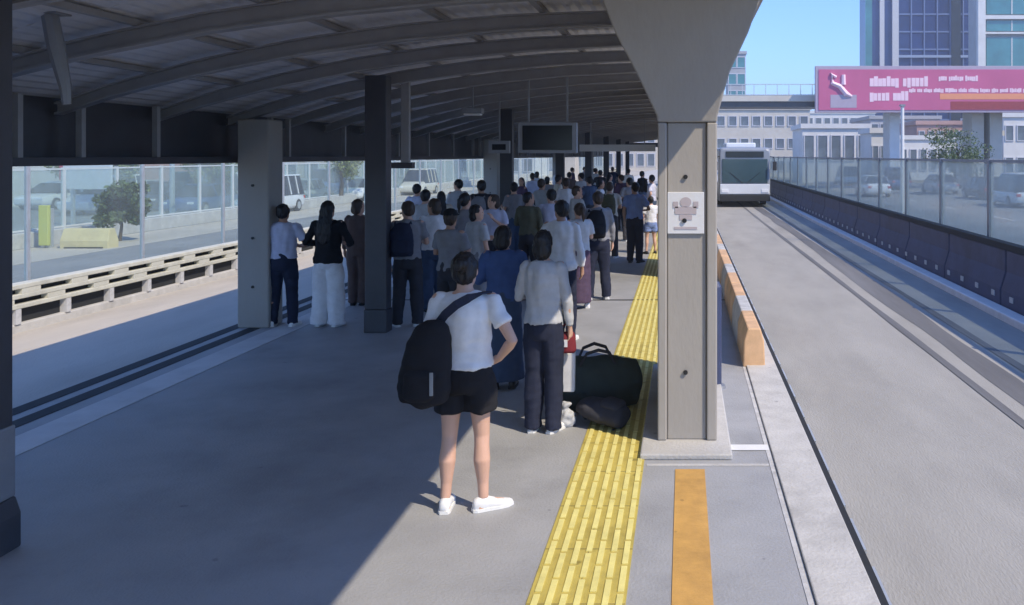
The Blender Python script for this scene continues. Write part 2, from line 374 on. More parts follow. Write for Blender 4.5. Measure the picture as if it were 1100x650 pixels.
# ------------------------------------------------------------------ setting
def struct(name, m, b, bevel=0):
    return tag(box(name, m, b, None, bevel), kind='structure')
def sheet(name, m, pts, z, kind='structure'):
    mb = MB(); mb.v = [(x, y, z) for x, y in pts]; mb.f = [list(range(len(pts)))]
    return tag(mb.build(name, m), kind=kind)
GZ = -.6       # level of the ground and highways beside the busway
RZ = -.30       # busway surface
sheet('ground', mat('earth', (0,0,0)), [(-1200,-300),(1200,-300),(1200,1600),(-1200,1600)], GZ-.02)
struct('busway_deck', MC['kerb_concrete'], (-10.6, 5.55, -12, 600, GZ+.0, RZ-.02))
sheet('busway_road', MC['road_asphalt'], [(1.07,-12),(5.1,-12),(5.1,600),(1.07,600)], RZ)
sheet('busway_road', MC['busway_concrete'], [(-9.75,-12),(-6.16,-12),(-6.16,600),(-9.75,600)], RZ)
sheet('highway_road', MC['highway_asphalt'], [(-46,-12),(-10.9,-12),(-10.9,900),(-46,900)], GZ+.01)
sheet('highway_road', MC['highway_asphalt'], [(6.4,-12),(24,-12),(24,900),(6.4,900)], GZ+.01)
for x in (-14.6, -18.6, -22.6, 10.4, 14.6, 18.8):
    mb = MB()
    y = 5
    while y < 260: mb.box(x-.07, x+.07, y, y+3, GZ+.012, GZ+.016); y += 8
    tag(mb.build('lane_marking', MC['white_paint']), kind='structure')
# wheel tracks on the right busway: slowly weaving worn bands
def band(name, m, x0, wd, z, y0, y1, amp, ph):
    mb = MB(); n = 90; rs = []
    for i in range(n+1):
        y = y0+(y1-y0)*i/n
        c = x0+amp*math.sin(y*.055+ph)
        ww = wd*(.8+.35*noise.noise(Vector((y*.35, ph, 0))))
        rs.append([(c-ww/2, y, z), (c+ww/2, y, z)])
    for i in range(n): mb.quad(rs[i][0], rs[i][1], rs[i+1][1], rs[i+1][0])
    return tag(mb.build(name, m), kind='structure')
band('wheel_track', MC['tyre_track'], 3.6, .46, RZ+.004, 5, 90, .12, .4)
band('wheel_track', MC['tyre_track'], 3.15, .14, RZ+.008, 7, 60, .18, 1.9)
band('wheel_track', MC['tyre_track'], 4.15, .16, RZ+.008, 8, 70, .08, 2.9)
# platform
struct('platform', MC['platform_concrete'], (-6.1, 1.0, -12, 75, GZ+.02, 0))
struct('platform_edge_trim', MC['black_gap'], (1.002, 1.045, -12, 75, RZ-.01, .008))
mb = MB()
y = -10
while y < 75: mb.box(1.047, 1.062, y, y+.42, -.10, .004); y += .62
tag(mb.build('platform_edge_fixing', MC['galvanised']), kind='structure')
struct('platform_edge_line', MC['worn_white_paint'], (.635, .67, -12, 75, .001, .004))
struct('platform_joint', MC['black_gap'], (-6.05, .98, 13.28, 13.34, .004, .007))
struct('platform_joint', MC['black_gap'], (-6.05, .98, 20.3, 20.35, .004, .007))
struct('platform_joint', MC['kerb_concrete'], (-.28, .63, 6.2, 6.24, .001, .0045))
struct('platform_border', MC['border_stone'], (-5.46, -5.11, -12, 75, .001, .006))
struct('platform_groove', MC['black_gap'], (-5.80, -5.64, -12, 75, .001, .005))
struct('platform_groove', MC['black_gap'], (-6.09, -5.93, -12, 75, .001, .005))
struct('busway_kerb', MC['white_paint'], (5.0, 5.26, -12, 600, RZ-.02, RZ+.12), .02)
struct('busway_kerb', MC['kerb_concrete'], (-10.0, -9.75, -12, 600, RZ-.02, RZ+.13), .02)
struct('orange_line', MC['orange_paint'], (-.065, .15, -2, 6.13, .001, .005))
struct('white_mark', MC['white_paint'], (.36, .66, 6.52, 6.64, .0055, .009))
struct('platform_edge_kerb', MC['kerb_concrete'], (.675, 1.0, -12, 75, .001, .022), .008)
t = empty('edge_barrier', (.76, 9.1, 0)); tag(t, 'low peach and white striped barrier along the platform edge behind the concrete pillar', 'barrier')
for i in range(26):
    MB().rings([[(-.12, i*1.1+d, 0), (.12, i*1.1+d, 0), (.11, i*1.1+d, .28), (.07, i*1.1+d, .42), (-.07, i*1.1+d, .42), (-.11, i*1.1+d, .28)] for d in (0, 1.07)]).build('segment', MC['peach_paint' if i % 3 != 1 else 'worn_white_paint'], t, .015)
# tactile paving: base sheet and raised staggered bars
o = MB().box(-.81, -.30, -2, 74, .001, .006).build('tactile_paving', MC['tactile_base'])
tag(o, kind='structure')
mb = MB(); n = 0
for c in range(7):
    x = -.785+c*.0725
    y = -1.9+(.15 if c % 2 else 0)
    while y < 60:
        mb.box(x, x+.033, y, y+.272, .006, .012); y += .30
tb = mb.build('tactile_bars', MC['tactile_bar'], o)
mb = MB(); y = -1.72
while y < 60: mb.box(-.808, -.302, y, y+.006, .0062, .0072); y += .60
mb.box(-.556, -.552, -2, 60, .0062, .0071); mb.build('tile_joints', mat('tile_joint', (.16,.14,.06), .8, .2), o)

# ------------------------------------------------------------------ pillar
def concrete_pillar(Y):
    t = empty('concrete_pillar', (0.025, Y, 0))
    box('plinth', MC['kerb_concrete'], (-.36, .34, -.30, 2.45, .0, .045), t, .012)
    box('shaft', MC['pillar_concrete'], (-.16, .15, .03, 2.25, .045, 2.56), t, .01)
    for x0, x1 in ((-.235, -.163), (.153, .235)):
        box('flange', MC['pillar_concrete'], (x0, x1, 0, 2.28, .045, 2.56), t, .012)
    mb = MB()
    st = [(2.563, .235, .235, 0, 2.28), (2.62, .245, .24, -.01, 2.29), (2.95, .40, .33, -.08, 2.4), (3.25, .56, .47, -.15, 2.5), (3.62, .70, .60, -.22, 2.65)]
    mb.rings([[(-a, y0, z), (b_, y0, z), (b_, y1, z), (-a, y1, z)] for z, a, b_, y0, y1 in st])
    mb.build('bracket', MC['pillar_concrete'], t, .012)
    box('cap_beam', MC['pillar_concrete'], (-.70, .60, -.22, 2.65, 3.623, 3.72), t, .01)
    for z in (2.12, 1.75, .66):
        pass
    return t
p1 = concrete_pillar(6.62)
tag(p1, 'large beige concrete pillar flaring into a wide bracket, nearest on the sunlit side', 'pillar', 'concrete pillars along the sunny edge')
db = MB(); db.rings([[(.018*math.cos(a), yy, .018*math.sin(a)) for a in [2*math.pi*j/14 for j in range(14)]] for yy in (.028, .012)])
for z in (2.13, .58):
    d = db.build('bolt_hole', MC['dot_black'], p1); d.location = (-.015, 0, z)
for i, Y in enumerate((15.6, 24.6, 33.6, 42.6)):
    p = copy_tree(p1); p.location.y = Y
    p['label'] = 'beige concrete pillar with flared bracket hidden in line behind the nearest one'
# sign on the pillar
sg = empty('pillar_sign', (.012, 6.62, 1.845))
tag(sg, 'white square notice with a pale grey figure fixed to the concrete pillar', 'sign')
box('panel', MC['sign_white'], (-.145, .145, .008, .026, -.165, .165), sg, .004)
mb = MB()
mb.rings([[(.045*math.cos(a), yy, .085+.04*math.sin(a)) for a in [2*math.pi*j/18 for j in range(18)]] for yy in (.0065, .004)])
mb.box(-.085, .085, .004, .0065, -.01, .05); mb.box(-.05, .05, .004, .0065, -.055, -.013); mb.box(-.10, -.06, .004, .0065, .04, .09); mb.box(.06, .10, .004, .0065, .04, .09)
mb.box(-.09, .09, .004, .0065, -.13, -.11)
mb.build('pictogram', MC['sign_print'], sg)
d = db.build('bolt', MC['dot_black'], sg); d.location = (-.01, -.02, -.06)

# ------------------------------------------------------------------ steel columns of the shaded side
def steel_column(Y, X=-4.0, cover=False):
    t = empty('steel_column', (X, Y, 0))
    box('shaft', MC['dark_steel'], (-.14, .14, -.10, .10, .30, 3.34), t, .01)
    if cover:
        box('foot_cover', MC['grey_steel'], (-.15, .15, -.115, .108, .30, .72), t, .01)
        mb = MB(); mb.rings([[(-.175,-.14,0),(.175,-.14,0),(.175,.12,0),(-.175,.12,0)],[(-.175,-.14,.20),(.175,-.14,.20),(.175,.12,.20),(-.175,.12,.20)],[(-.15,-.12,.30),(.15,-.12,.30),(.15,.11,.30),(-.15,.11,.30)]])
        mb.build('base', MC['dark_steel'], t, .012)
    else:
        box('base', MC['dark_steel'], (-.15, .15, -.11, .11, 0, .30), t, .012)
    return t
c1 = steel_column(4.82, -4.08, True); tag(c1, 'dark steel column with grey foot cover at the left edge of the view', 'column', 'dark steel columns under the canopy')
c2 = steel_column(10.95); tag(c2, 'x', 'column', 'dark steel columns under the canopy'); c2['label'] = 'dark steel column standing right of the person in white wide trousers'
c3 = copy_tree(c2); c3.location = (-4.0, 18.9, 0); c3['label'] = 'dark steel column in the middle of the crowd, left of the hanging screen'
for i, Y in enumerate((27, 35, 43, 51, 59)):
    c = copy_tree(c2); c.location = (-4.0, Y, 0); c['label'] = 'far dark steel column in the row behind the crowd'
# concrete column on the far left edge of the platform
for i, Y in enumerate((11.35, 25.0, 38.0, 51.0)):
    t = empty('edge_column', (-5.74, Y, 0))
    tag(t, 'square beige concrete column beside the man in the pale lavender shirt' if i == 0 else ['', 'second beige concrete column along the far side, behind the crowd', 'third beige concrete column along the far side', 'farthest beige concrete column along the far side'][i], 'column', 'concrete columns along the far platform edge')
    box('shaft', MC['pillar_concrete'], (-.21, .21, -.20, .20, .0, 2.78), t, .02)
    for z in (.55, 1.2, 1.9):
        d = db.build('bolt_hole', MC['dot_black'], t); d.location = (0, -.228, z)

# ------------------------------------------------------------------ canopy
PROF = [(-6.30,2.80),(-5.6,3.04),(-4.8,3.26),(-3.8,3.47),(-2.8,3.61),(-1.8,3.70),(-.8,3.74),(0,3.73),(.62,3.69)]
def zroof(x):
    for (a, za), (b, zb_) in zip(PROF, PROF[1:]):
        if a <= x <= b: return za+(zb_-za)*(x-a)/(b-a)
    return PROF[-1][1]
can = empty('platform_canopy', (-3, 20, 3.5))
tag(can, 'long arched grey metal canopy with dark ribs covering the platform', 'canopy')
can_m = Matrix.Translation((-3, 20, 3.5))
def cpart(mb, name, m, bevel=0):
    mb.v = [(x+3, y-20, z-3.5) for x, y, z in mb.v]
    return mb.build(name, m, can, bevel)
# corrugated sheet, near bay wider than the rest
mb = MB()
def sheet_roof(mb, y0, y1, prof):
    xs = []
    n = 110
    x0, x1 = prof[0][0], prof[-1][0]
    def zz(x):
        for (a, za), (b, zb_) in zip(prof, prof[1:]):
            if a <= x <= b+1e-6: return za+(zb_-za)*(x-a)/(b-a)
        return prof[-1][1]
    up = []; dn = []
    for i in range(n+1):
        x = x0+(x1-x0)*i/n
        z = zz(x)+.05+(.012 if i % 2 else 0)
        dn.append((x, z)); up.append((x, z+.03))
    ring = dn+up[::-1]
    k = len(mb.v); m_ = len(ring)
    for y in (y0, y1): mb.v += [(x, y, z) for x, z in ring]
    for j in range(m_): mb.f.append([k+j, k+(j+1) % m_, k+m_+(j+1) % m_, k+m_+j])
    for i in range(n):
        mb.f.append([k+i, k+i+1, k+m_-2-i, k+m_-1-i]); mb.f.append([k+m_+i, k+m_+m_-1-i, k+m_+m_-2-i, k+m_+i+1])
sheet_roof(mb, 6.3, 66, PROF); sheet_roof(mb, -14, 6.299, PROF[:-1]+[(.94, 3.60)])
cpart(mb, 'roof_sheet', MC['roof_sheet'])
def rib_mesh():
    r = MB(); n = 26; d = .17
    low = []; high = []
    for i in range(n+1):
        x = -6.2+(6.2+.55)*i/n
        z = zroof(x)-.012
        high.append((x, z)); low.append((x, z-d*(.7+.3*math.sin(math.pi*i/n))))
    for hw, a, b_ in ((.012, low, high), (.06, low, [(x, z+.018) for x, z in low]), (.06, [(x, z-.016) for x, z in high], high)):
        rs = [[(p[0], -hw, p[1]), (p[0], hw, p[1]), (q[0], hw, q[1]), (q[0], -hw, q[1])] for p, q in zip(a, b_)]
        r.rings(rs)
    return r
rm = rib_mesh(); rm.v = [(x+3, y-20, z-3.5) for x, y, z in rm.v]
rib = rm.build('rib', MC['rib_steel'], can)
y = 5.2; k = 0
while y < 65:
    if k == 0: rib.location.y = y; 
    else:
        c = rib.copy(); COL.objects.link(c); c.location.y = y
    y += 1.55; k += 1
for x in (-5.3, -4.4, -3.4, -2.4, -1.4, -.5, .2):
    z = zroof(x); cpart(MB().box(x-.03, x+.03, -13, 65.5, z-.005, z+.045), 'purlin', MC['rib_steel'])
# eave beam on the left: deep dark fascia with a lower lip
cpart(MB().box(-6.34, -6.24, -13, 66, 2.21, 2.87), 'eave_beam', MC['dark_steel'])
cpart(MB().box(-6.24, -6.02, -13, 66, 2.20, 2.28), 'eave_lip', MC['dark_steel'])
cpart(MB().box(.62, .66, 6.3, 66, 3.60, 3.80), 'gutter', MC['rib_steel'])
hb_ = MB().box(2.92-6.0, 2.98-6.0, -.03, .03, 2.28-3.5, 2.86-3.5)
hg = hb_.build('hanger', MC['rib_steel'], can); hg.location = (0, -14, 0)
y = -13.2
random.seed(3)
while y < 40:
    y += random.choice((.55, .8, 1.2, 2.1)); c = hg.copy(); COL.objects.link(c); c.location.y = y; c.scale.z = 1
# far end frame of the canopy
cpart(MB().box(-6.2, .6, 66.1, 66.3, 2.95, 3.3), 'end_beam', MC['dark_steel'])

# roof struts: pair of struts behind the dark column, and one near the top left
def strut(label, pts, r, m):
    t = MB().tube(pts, r, 10).build('roof_strut', m)
    return tag(t, label, 'strut')
Ys = 12.3
st = empty('roof_strut_pair', (gx(426, Ys), Ys, 2.2)); tag(st, 'pair of slim grey posts rising from a crossbar to the ceiling above the dark column', 'strut')
for dx in (-.15, .13):
    box('post', MC['rib_steel'], (dx-.035-(0 if dx < 0 else .02), dx+.035+(0 if dx < 0 else .03), -.04, .04, 0, 1.22), st, .005)
box('crossbar', MC['dark_steel'], (-.24, .25, -.07, .07, -.09, -.002), st, .005)
Yb = 6.2
st = empty('ceiling_bracket', (gx(66, Yb), Yb, 2.7)); tag(st, 'bent grey metal bracket hanging from the ceiling at the upper left', 'bracket')
MB().tube([(-.09, 0, .66), (-.04, 0, .40), (.03, 0, .10), (.04, 0, -.02)], [.055, .06, .04, .03], 8).build('arm', MC['grey_steel'], st)
box('mounting_plate', MC['grey_steel'], (-.19, .02, -.08, .08, .64, .66), st, .003)

# hanging screen, small sign, ceiling lamp, long light strip
Y = 13.0
t = empty('hanging_screen', (gx(588, Y), Y, gz(148, Y))); tag(t, 'black information screen in a pale grey housing hanging from the ceiling', 'screen')
box('housing', MC['grey_steel'], (-.46, .46, .0, .12, -.24, .24), t, .01)
box('display', MC['screen_black'], (-.385, .385, -.012, -.002, -.19, .19), t)
for x in (-.3, .3): box('hanger_rod', MC['grey_steel'], (x-.015, x+.015, .04, .07, .24, zroof(t.location.x+x)-t.location.z+.05), t)
Y = 16.0
t = empty('hanging_sign', (gx(536, Y), Y, gz(158, Y))); tag(t, 'small grey box sign hanging left of the black screen', 'sign')
box('housing', MC['grey_steel'], (-.20, .20, 0, .1, -.12, .12), t, .01); box('face', MC['screen_black'], (-.13, .13, -.01, -.001, -.055, .055), t)
box('hanger_rod', MC['grey_steel'], (-.012, .012, .03, .06, .12, zroof(t.location.x)-t.location.z+.05), t)
Y = 14.2
t = empty('ceiling_lamp', (gx(508, Y), Y, gz(122, Y))); tag(t, 'small pale box lamp fixed under the canopy, left of the screen', 'lamp')
box('housing', MC['grey_steel'], (-.17, .17, -.1, .1, 0, .09), t, .01); box('diffuser', MC['sign_white'], (-.14, .14, -.09, .09, -.03, -.002), t, .01)
box('hanger_rod', MC['grey_steel'], (-.012, .012, -.02, .02, .09, zroof(t.location.x)-t.location.z+.05), t)
Y = 27.0
t = empty('overhead_sign', (gx(664, Y), Y, gz(159, Y))); tag(t, 'long narrow white panel hanging across the platform behind the crowd', 'sign')
box('panel', MC['sign_white'], (-1.25, 1.2, 0, .12, -.11, .11), t, .01)
for x in (-.9, .85): box('hanger_rod', MC['grey_steel'], (x-.02, x+.02, .04, .08, .11, zroof(t.location.x+x)-t.location.z+.05), t)

# slim dark bin/post partly hidden behind the pillar
t = empty('marker_post', (.315, 8.3, 0)); tag(t, 'short dark blue post showing at the right side of the concrete pillar', 'post')
MB().tube([(0, 0, .03), (0, 0, 1.0), (0, 0, 1.05)], [.055, .055, .03], 14).build('tube', MC['barrier_blue'], t, smooth=False)
MB().tube([(0, 0, 0), (0, 0, .03)], [.10, .09], 16).build('base', MC['grey_steel'], t)

# ------------------------------------------------------------------ right barrier: dark blue segments on the kerb and dusty acrylic fence
def right_barrier():
    t = empty('crash_barrier', (5.4, 20, RZ)); tag(t, 'long dark blue crash barrier with pale reflectors beside the right lane', 'barrier')
    mb = MB()
    L0 = -12; L1 = 270
    prof = [(-.12,.0),(.16,.0),(.16,.35),(.10,.62),(.10,1.02),(-.03,1.02),(-.03,.66),(-.12,.36)]
    y = L0
    k = 0
    while y < L1:
        s = MB(); s.rings([[(x, yy, z) for x, z in prof] for yy in (y+.02, y+2.97)]); k += 1
        if k <= 95: s.build('segment', MC['barrier_blue'], t, .015)
        y += 3
    rf = MB().box(-.136, -.122, -.07, .07, .22, .31).build('reflector', MC['galvanised'], t)
    rf.location.y = -14.5
    for j in range(1, 95):
        c = rf.copy(); COL.objects.link(c); c.location.y = -14.5+j*.8
    box('top_rail', MC['black_gap'], (-.05, .12, L0, L1, 1.025, 1.13), t)
    return t
right_barrier()
def clear_fence(label, X, y0, n, step, z0, z1, pm, cm, pw=.05):
    t = empty('acrylic_fence', (X, y0, z0)); tag(t, label, 'fence')
    post = box('post', cm, (-pw, pw, -pw, pw, 0, z1-z0), t)
    pan = box('panel', pm, (-.008, .008, pw+.005, step-pw-.005, .08, z1-z0-.08), t)
    rail = box('rail', cm, (-.03, .03, pw+.002, step-pw-.002, z1-z0-.075, z1-z0-.02), t); rail2 = box('rail', cm, (-.03, .03, pw+.002, step-pw-.002, .02, .075), t)
    for i in range(1, n):
        for o in (post, pan, rail, rail2):
            c = o.copy(); COL.objects.link(c); c.location.y = i*step
    return t
clear_fence('tall dusty see-through fence on grey posts behind the right crash barrier', 5.85, -2, 60, 3.0, RZ+.2, 2.24, MC['acrylic'], MC['grey_steel'])
clear_fence('tall see-through fence on slim posts behind the left guard rail', -10.35, 2, 40, 2.8, RZ-.05, 3.0, MC['acrylic_clear'], MC['galvanised'], .028)
clear_fence('pale see-through fence on white posts between the left highway lanes', -20.6, 20, 26, 2.6, GZ+.5, 1.9, MC['acrylic_pale'], MC['wall_white'], .05)
struct('highway_median', MC['kerb_concrete'], (-20.85, -20.35, 5, 300, GZ, GZ+.5), .03)
struct('highway_shoulder', MC['busway_concrete'], (-20.3, -17.6, 5, 300, GZ+.012, GZ+.02))
# left guard rail: two beige beams on posts
t = empty('guard_rail', (-9.88, 8, RZ+.13)); tag(t, 'low beige double guard rail on dark posts along the left busway', 'guard rail')
for z in (.22, .365, .51):
    box('beam', MC['guard_beige'], (-.06, .15, -16, 120, z, z+.07), t, .012)
box('backing', MC['black_gap'], (-.05, .04, -16, 120, .0, .51), t)
b1 = box('spacer', MC['guard_beige'], (.042, .145, -.18, .18, -.0+.291, .364), t); b2 = box('spacer', MC['guard_beige'], (.042, .145, -.18, .18, .436, .509), t); b2.location.y = .5
ft = box('foot', MC['worn_white_paint'], (.042, .15, -.05, .05, 0, .219), t)
for i in range(1, 70):
    for o, dy in ((b1, 0), (b2, .5), (ft, .25)):
        c = o.copy(); COL.objects.link(c); c.location.y = -3+i*1.0+dy

# ------------------------------------------------------------------ bus
def make_bus(X, Y):
    t = empty('bus', (X, Y, RZ)); tag(t, 'white and grey city bus approaching on the right lane', 'bus')
    W = 1.30; L = 17.5; H = 3.0
    mb = MB()
    def ring(y, w, z0, z1, r=.16): 
        return [(-w, y, z0), (w, y, z0), (w, y, z1-r), (w-r*.35, y, z1-r*.3), (w-r, y, z1), (-w+r, y, z1), (-w+r*.35, y, z1-r*.3), (-w, y, z1-r)]
    mb.rings([ring(0,W*.95,.34,H-.12), ring(.08,W*.98,.30,H-.04), ring(.25,W,.30,H), ring(L-.2,W,.30,H), ring(L,W*.96,.34,H-.1)])
    mb.build('body', MC['bus_grey'], t, .03)
    box('windscreen', MC['bus_glass'], (-1.14, 1.14, -.035, -.004, 1.22, 2.42), t, .02)
    box('destination_display', MC['screen_black'], (-.95, .95, -.035, -.004, 2.50, 2.80), t, .01)
    box('front_panel', MC['bus_white'], (-1.24, 1.24, -.05, -.002, .66, 1.16), t, .03)
    box('bumper', MC['black_gap'], (-1.26, 1.26, -.09, .0, .30, .63), t, .03)
    for s in (-1, 1):
        h = box('headlight', MC['lamp_lens'], (s*1.0-.17, s*1.0+.17, -.075, -.052, .74, .92), t, .01)
        m = MB().tube([(s*1.28, .05, 2.55), (s*1.45, -.18, 2.50), (s*1.47, -.2, 2.3)], [.02]*3, 8).build('mirror_arm', MC['black_gap'], t)
        box('mirror', MC['black_gap'], (s*1.47-.10, s*1.47+.10, -.28, -.18, 1.85, 2.30), m, .02)
        MB().tube([(s*.1, -.05, 1.2), (s*.75, -.05, 1.75)], [.012, .010], 6).build('wiper', MC['black_gap'], t)
        for k in range(9):
            y0 = .5+k*1.85; x0 = s*W
            box('side_window', MC['bus_glass'], (min(x0+s*.003, x0+s*.015), max(x0+s*.003, x0+s*.015), y0, y0+1.7, 1.25, 2.4), t)
        for y0 in (2.6, 9.4, 14.2):
            wv = MB().rings([[(s*(W-.28)+s*dx, y0+.5*math.cos(a)*k, .5+.5*math.sin(a)*k) for a in [2*math.pi*j/24 for j in range(24)]] for dx, k in ((0, 1), (.27, 1), (.285, .9))]).build('wheel', MC['rubber'], t)
            MB().rings([[(s*(W+.008)+s*dx, y0+.28*math.cos(a), .5+.28*math.sin(a)) for a in [2*math.pi*j/20 for j in range(20)]] for dx in (0, .012)]).build('rim', MC['galvanised'], wv)
    box('roof_unit', MC['bus_white'], (-.8, .8, 3, 6.5, H+.003, H+.28), t, .06)
    return t
make_bus(gx(799, 42)+.05, 42)

# ------------------------------------------------------------------ cars
def make_car(paint, van=False):
    t = empty('parked_car', (0, 0, 0))
    L = 4.4; 
    mb = MB()
    def ring(y, hw, z0, z1):
        return [(-hw*.92,y,z0),(hw*.92,y,z0),(hw,y,z0+.12),(hw,y,z0+(z1-z0)*.6),(hw*.90,y,z1-.03),(hw*.80,y,z1),(-hw*.80,y,z1),(-hw*.90,y,z1-.03),(-hw,y,z0+(z1-z0)*.6),(-hw,y,z0+.12)]
    hood = .95 if van else .82
    mb.rings([ring(0,.74,.36,.60), ring(.06,.80,.26,.68), ring(.3,.86,.22,.74), ring(1.1,.89,.20,hood+.06), ring(2.2,.90,.20,.93), ring(3.4,.90,.20,.95), ring(4.1,.87,.24,.93), ring(4.35,.80,.30,.82), ring(4.4,.74,.40,.70)])
    mb.build('body', paint, t, .02, True)
    zt = 1.85 if van else 1.43
    g = MB(); ye = 4.25 if van else 3.95
    def gr(y, hw, z): return [(-hw,y,z),(hw,y,z)]
    st_ = [(.95,.84,.90),(1.75,.66,zt-.03),(2.0,.65,zt-.01),(ye-.8 if not van else ye-.15,.64,zt-.02),(ye,.82,.93)]
    lo = .86
    g.rings([[(-.84,y,lo+.0),(.84,y,lo+.0),(hw,y,max(z,lo+.05)),(-hw,y,max(z,lo+.05))] for y,hw,z in st_])
    g.build('windows', MC['window_dark'], t)
    MB().rings([[(-.66,y,z),(.66,y,z),(.60,y,z+.05),(-.60,y,z+.05)] for y,z in ((1.72,zt-.035),(2.1,zt-.004),(ye-.75 if not van else ye-.12,zt-.004))]).build('roof', paint, t)
    for s in (-1, 1):
        for yp in (1.9, 2.75, 3.55):
            MB().tube([(s*.853,yp,.90),(s*.665,yp,zt-.02)], [.035,.03], 6).build('pillar', paint, t)
        box('headlight', MC['lamp_lens'], (s*.62-.14, s*.62+.14, -.015, .1, .55, .66), t, .02)
        box('tail_light', MC['tail_red'], (s*.68-.12, s*.68+.12, 4.33, 4.415, .62, .78), t, .02)
        for yw in (.82, 3.45):
            wv = MB().rings([[(s*.70+s*dx, yw+.32*k*math.cos(a), .32+.32*k*math.sin(a)) for a in [2*math.pi*j/20 for j in range(20)]] for dx,k in ((0,1),(.20,1),(.215,.9))]).build('wheel', MC['rubber'], t)
            MB().rings([[(s*.918+s*dx, yw+.19*math.cos(a), .32+.19*math.sin(a)) for a in [2*math.pi*j/14 for j in range(14)]] for dx in (0,.012)]).build('rim', MC['galvanised'], wv)
    return t
def paintm(n, c): return mat('paint_'+n, c, .25, .03, 2, spec=.6)
CARS = [  # name, colour, px, y, van, towards camera or away, label
    ('white', (.72,.73,.74), 30, 44, 0, 0, 'white saloon far left on the left highway'),
    ('blue', (.06,.12,.28), 58, 48, 0, 0, 'blue saloon behind the bushy tree on the left highway'),
    ('silver', (.42,.44,.46), 120, 46, 0, 0, 'silver saloon below the olive trees'),
    ('red', (.45,.03,.03), 20, 52, 0, 0, 'red saloon at the left end of the far traffic'),
    ('black', (.02,.02,.025), 150, 43, 0, 0, 'black saloon right of the silver one below the olive trees'),
    ('teal', (.08,.20,.24), 180, 50, 1, 0, 'teal van in the left highway traffic'),
    ('cream', (.66,.62,.52), 96, 58, 1, 0, 'cream van behind the silver saloon'),
    ('pearl', (.80,.80,.78), 222, 46, 1, 0, 'pearl white van just left of the beige edge column'),
    ('grey', (.20,.21,.22), 248, 54, 0, 0, 'dark grey saloon beside the pearl white van'),
    ('white', (.72,.73,.74), 205, 62, 1, 0, 'white van behind the teal one on the left highway'),
    ('silver', (.42,.44,.46), 305, 48, 0, 0, 'silver saloon seen past the lavender shirt'),
    ('white', (.72,.73,.74), 372, 52, 0, 0, 'white saloon seen between the black top and the dark column'),
    ('blue', (.06,.12,.28), 335, 60, 1, 0, 'blue van seen above the pair by the beige column'),
    ('cream', (.66,.62,.52), 440, 60, 1, 0, 'cream van seen right of the dark column'),
    ('white', (.72,.73,.74), 265, 40, 1, 0, 'white van half hidden by the beige edge column'),
    ('blue', (.06,.12,.28), 190, 40, 0, 0, 'blue saloon in front of the teal van'),
    ('pearl', (.80,.80,.78), 78, 40, 1, 0, 'pearl white van behind the bushy tree and yellow block'),
    ('white', (.72,.73,.74), 1075, 50, 1, 1, 'white van at the right end behind the fence'),
    ('graphite', (.06,.065,.075), 1045, 58, 0, 1, 'graphite saloon behind the right fence'),
    ('silver', (.42,.44,.46), 1000, 66, 0, 1, 'silver saloon on the right highway'),
    ('blue', (.06,.12,.28), 955, 74, 1, 1, 'blue van far along the right highway'),
    ('white', (.72,.73,.74), 930, 62, 0, 1, 'white saloon left of the blue van behind the fence'),
    ('pearl', (.80,.80,.78), 905, 84, 1, 1, 'pearl white van farthest along the right highway'),
]
CARS = [(n, c, gx(px, y), y, v, h_, l) for n, c, px, y, v, h_, l in CARS]
protos = {}
for n, c, x, y, van, hd, lab in CARS:
    key = (n, van)
    if key not in protos: protos[key] = o = make_car(paintm(n, c), bool(van)); o.name = 'van' if van else 'car'
    else: o = copy_tree(protos[key])
    o.location = (x, y, GZ+.012); o.rotation_euler = (0, 0, math.pi if hd else 0)
    tag(o, lab, 'van' if van else 'car', 'vehicles on the left highway' if x < 0 else 'vehicles on the right highway')

# ------------------------------------------------------------------ trees
def tree(label, x, y, z0, h, cr, leaf, seed, group='trees beside the highway', name='tree', cz=None):
    rnd = random.Random(seed)
    t = empty(name, (x, y, z0)); tag(t, label, 'tree', group)
    tb = MB()
    top = h*.55
    tb.tube([(0,0,0),(.05,.03,top*.5),(0,.05,top)], [.028*h,.022*h,.014*h], 9)
    for i in range(7):
        a = rnd.uniform(0, 6.28); r = cr*rnd.uniform(.4,.75); zz = rnd.uniform(.35,.55)*h
        tb.tube([(0,0.03,zz*.8),(r*.5*math.cos(a), r*.5*math.sin(a), zz+.1*h),(r*math.cos(a), r*math.sin(a), zz+.22*h)], [.012*h,.008*h,.003*h], 6)
    tb.build('trunk', MC['bark'], t)
    lb = MB()
    cl = [(rnd.gauss(0,cr*.42), rnd.gauss(0,cr*.42), h*(.35+.55*rnd.random()), cr*rnd.uniform(.22,.42)) for _ in range(26)]
    for cx, cy, cz_, r in cl:
        for _ in range(150):
            v = Vector((rnd.gauss(0,1), rnd.gauss(0,1), rnd.gauss(0,.8))).normalized()*r*rnd.uniform(.5,1.05)
            p = Vector((cx,cy,cz_))+v; s = rnd.uniform(.05,.11)
            a = Vector((rnd.gauss(0,1),rnd.gauss(0,1),rnd.gauss(0,1))).normalized(); b = a.cross(Vector((rnd.gauss(0,1),rnd.gauss(0,1),rnd.gauss(0,1)))).normalized()
            lb.quad(p-a*s, p-b*s*.6, p+a*s, p+b*s*.6)
    lb.build('crown', leaf, t)
    return t
tree('olive green roadside tree seen at the upper left under the eave', -26.6, 40.0, GZ, 5.0, 1.3, MC['leaf_olive'], 1)
tree('second olive green tree, right of the first under the eave', -24.0, 42.5, GZ, 5.0, 1.3, MC['leaf_olive'], 2)
tree('dark green low bushy tree behind the yellow road block', -19.0, 28.2, GZ, 2.0, .8, MC['leaf_green'], 3)
tree('yellow green tree far behind the left column', -20.5, 50, GZ, 5.0, 1.6, MC['leaf_olive'], 4)
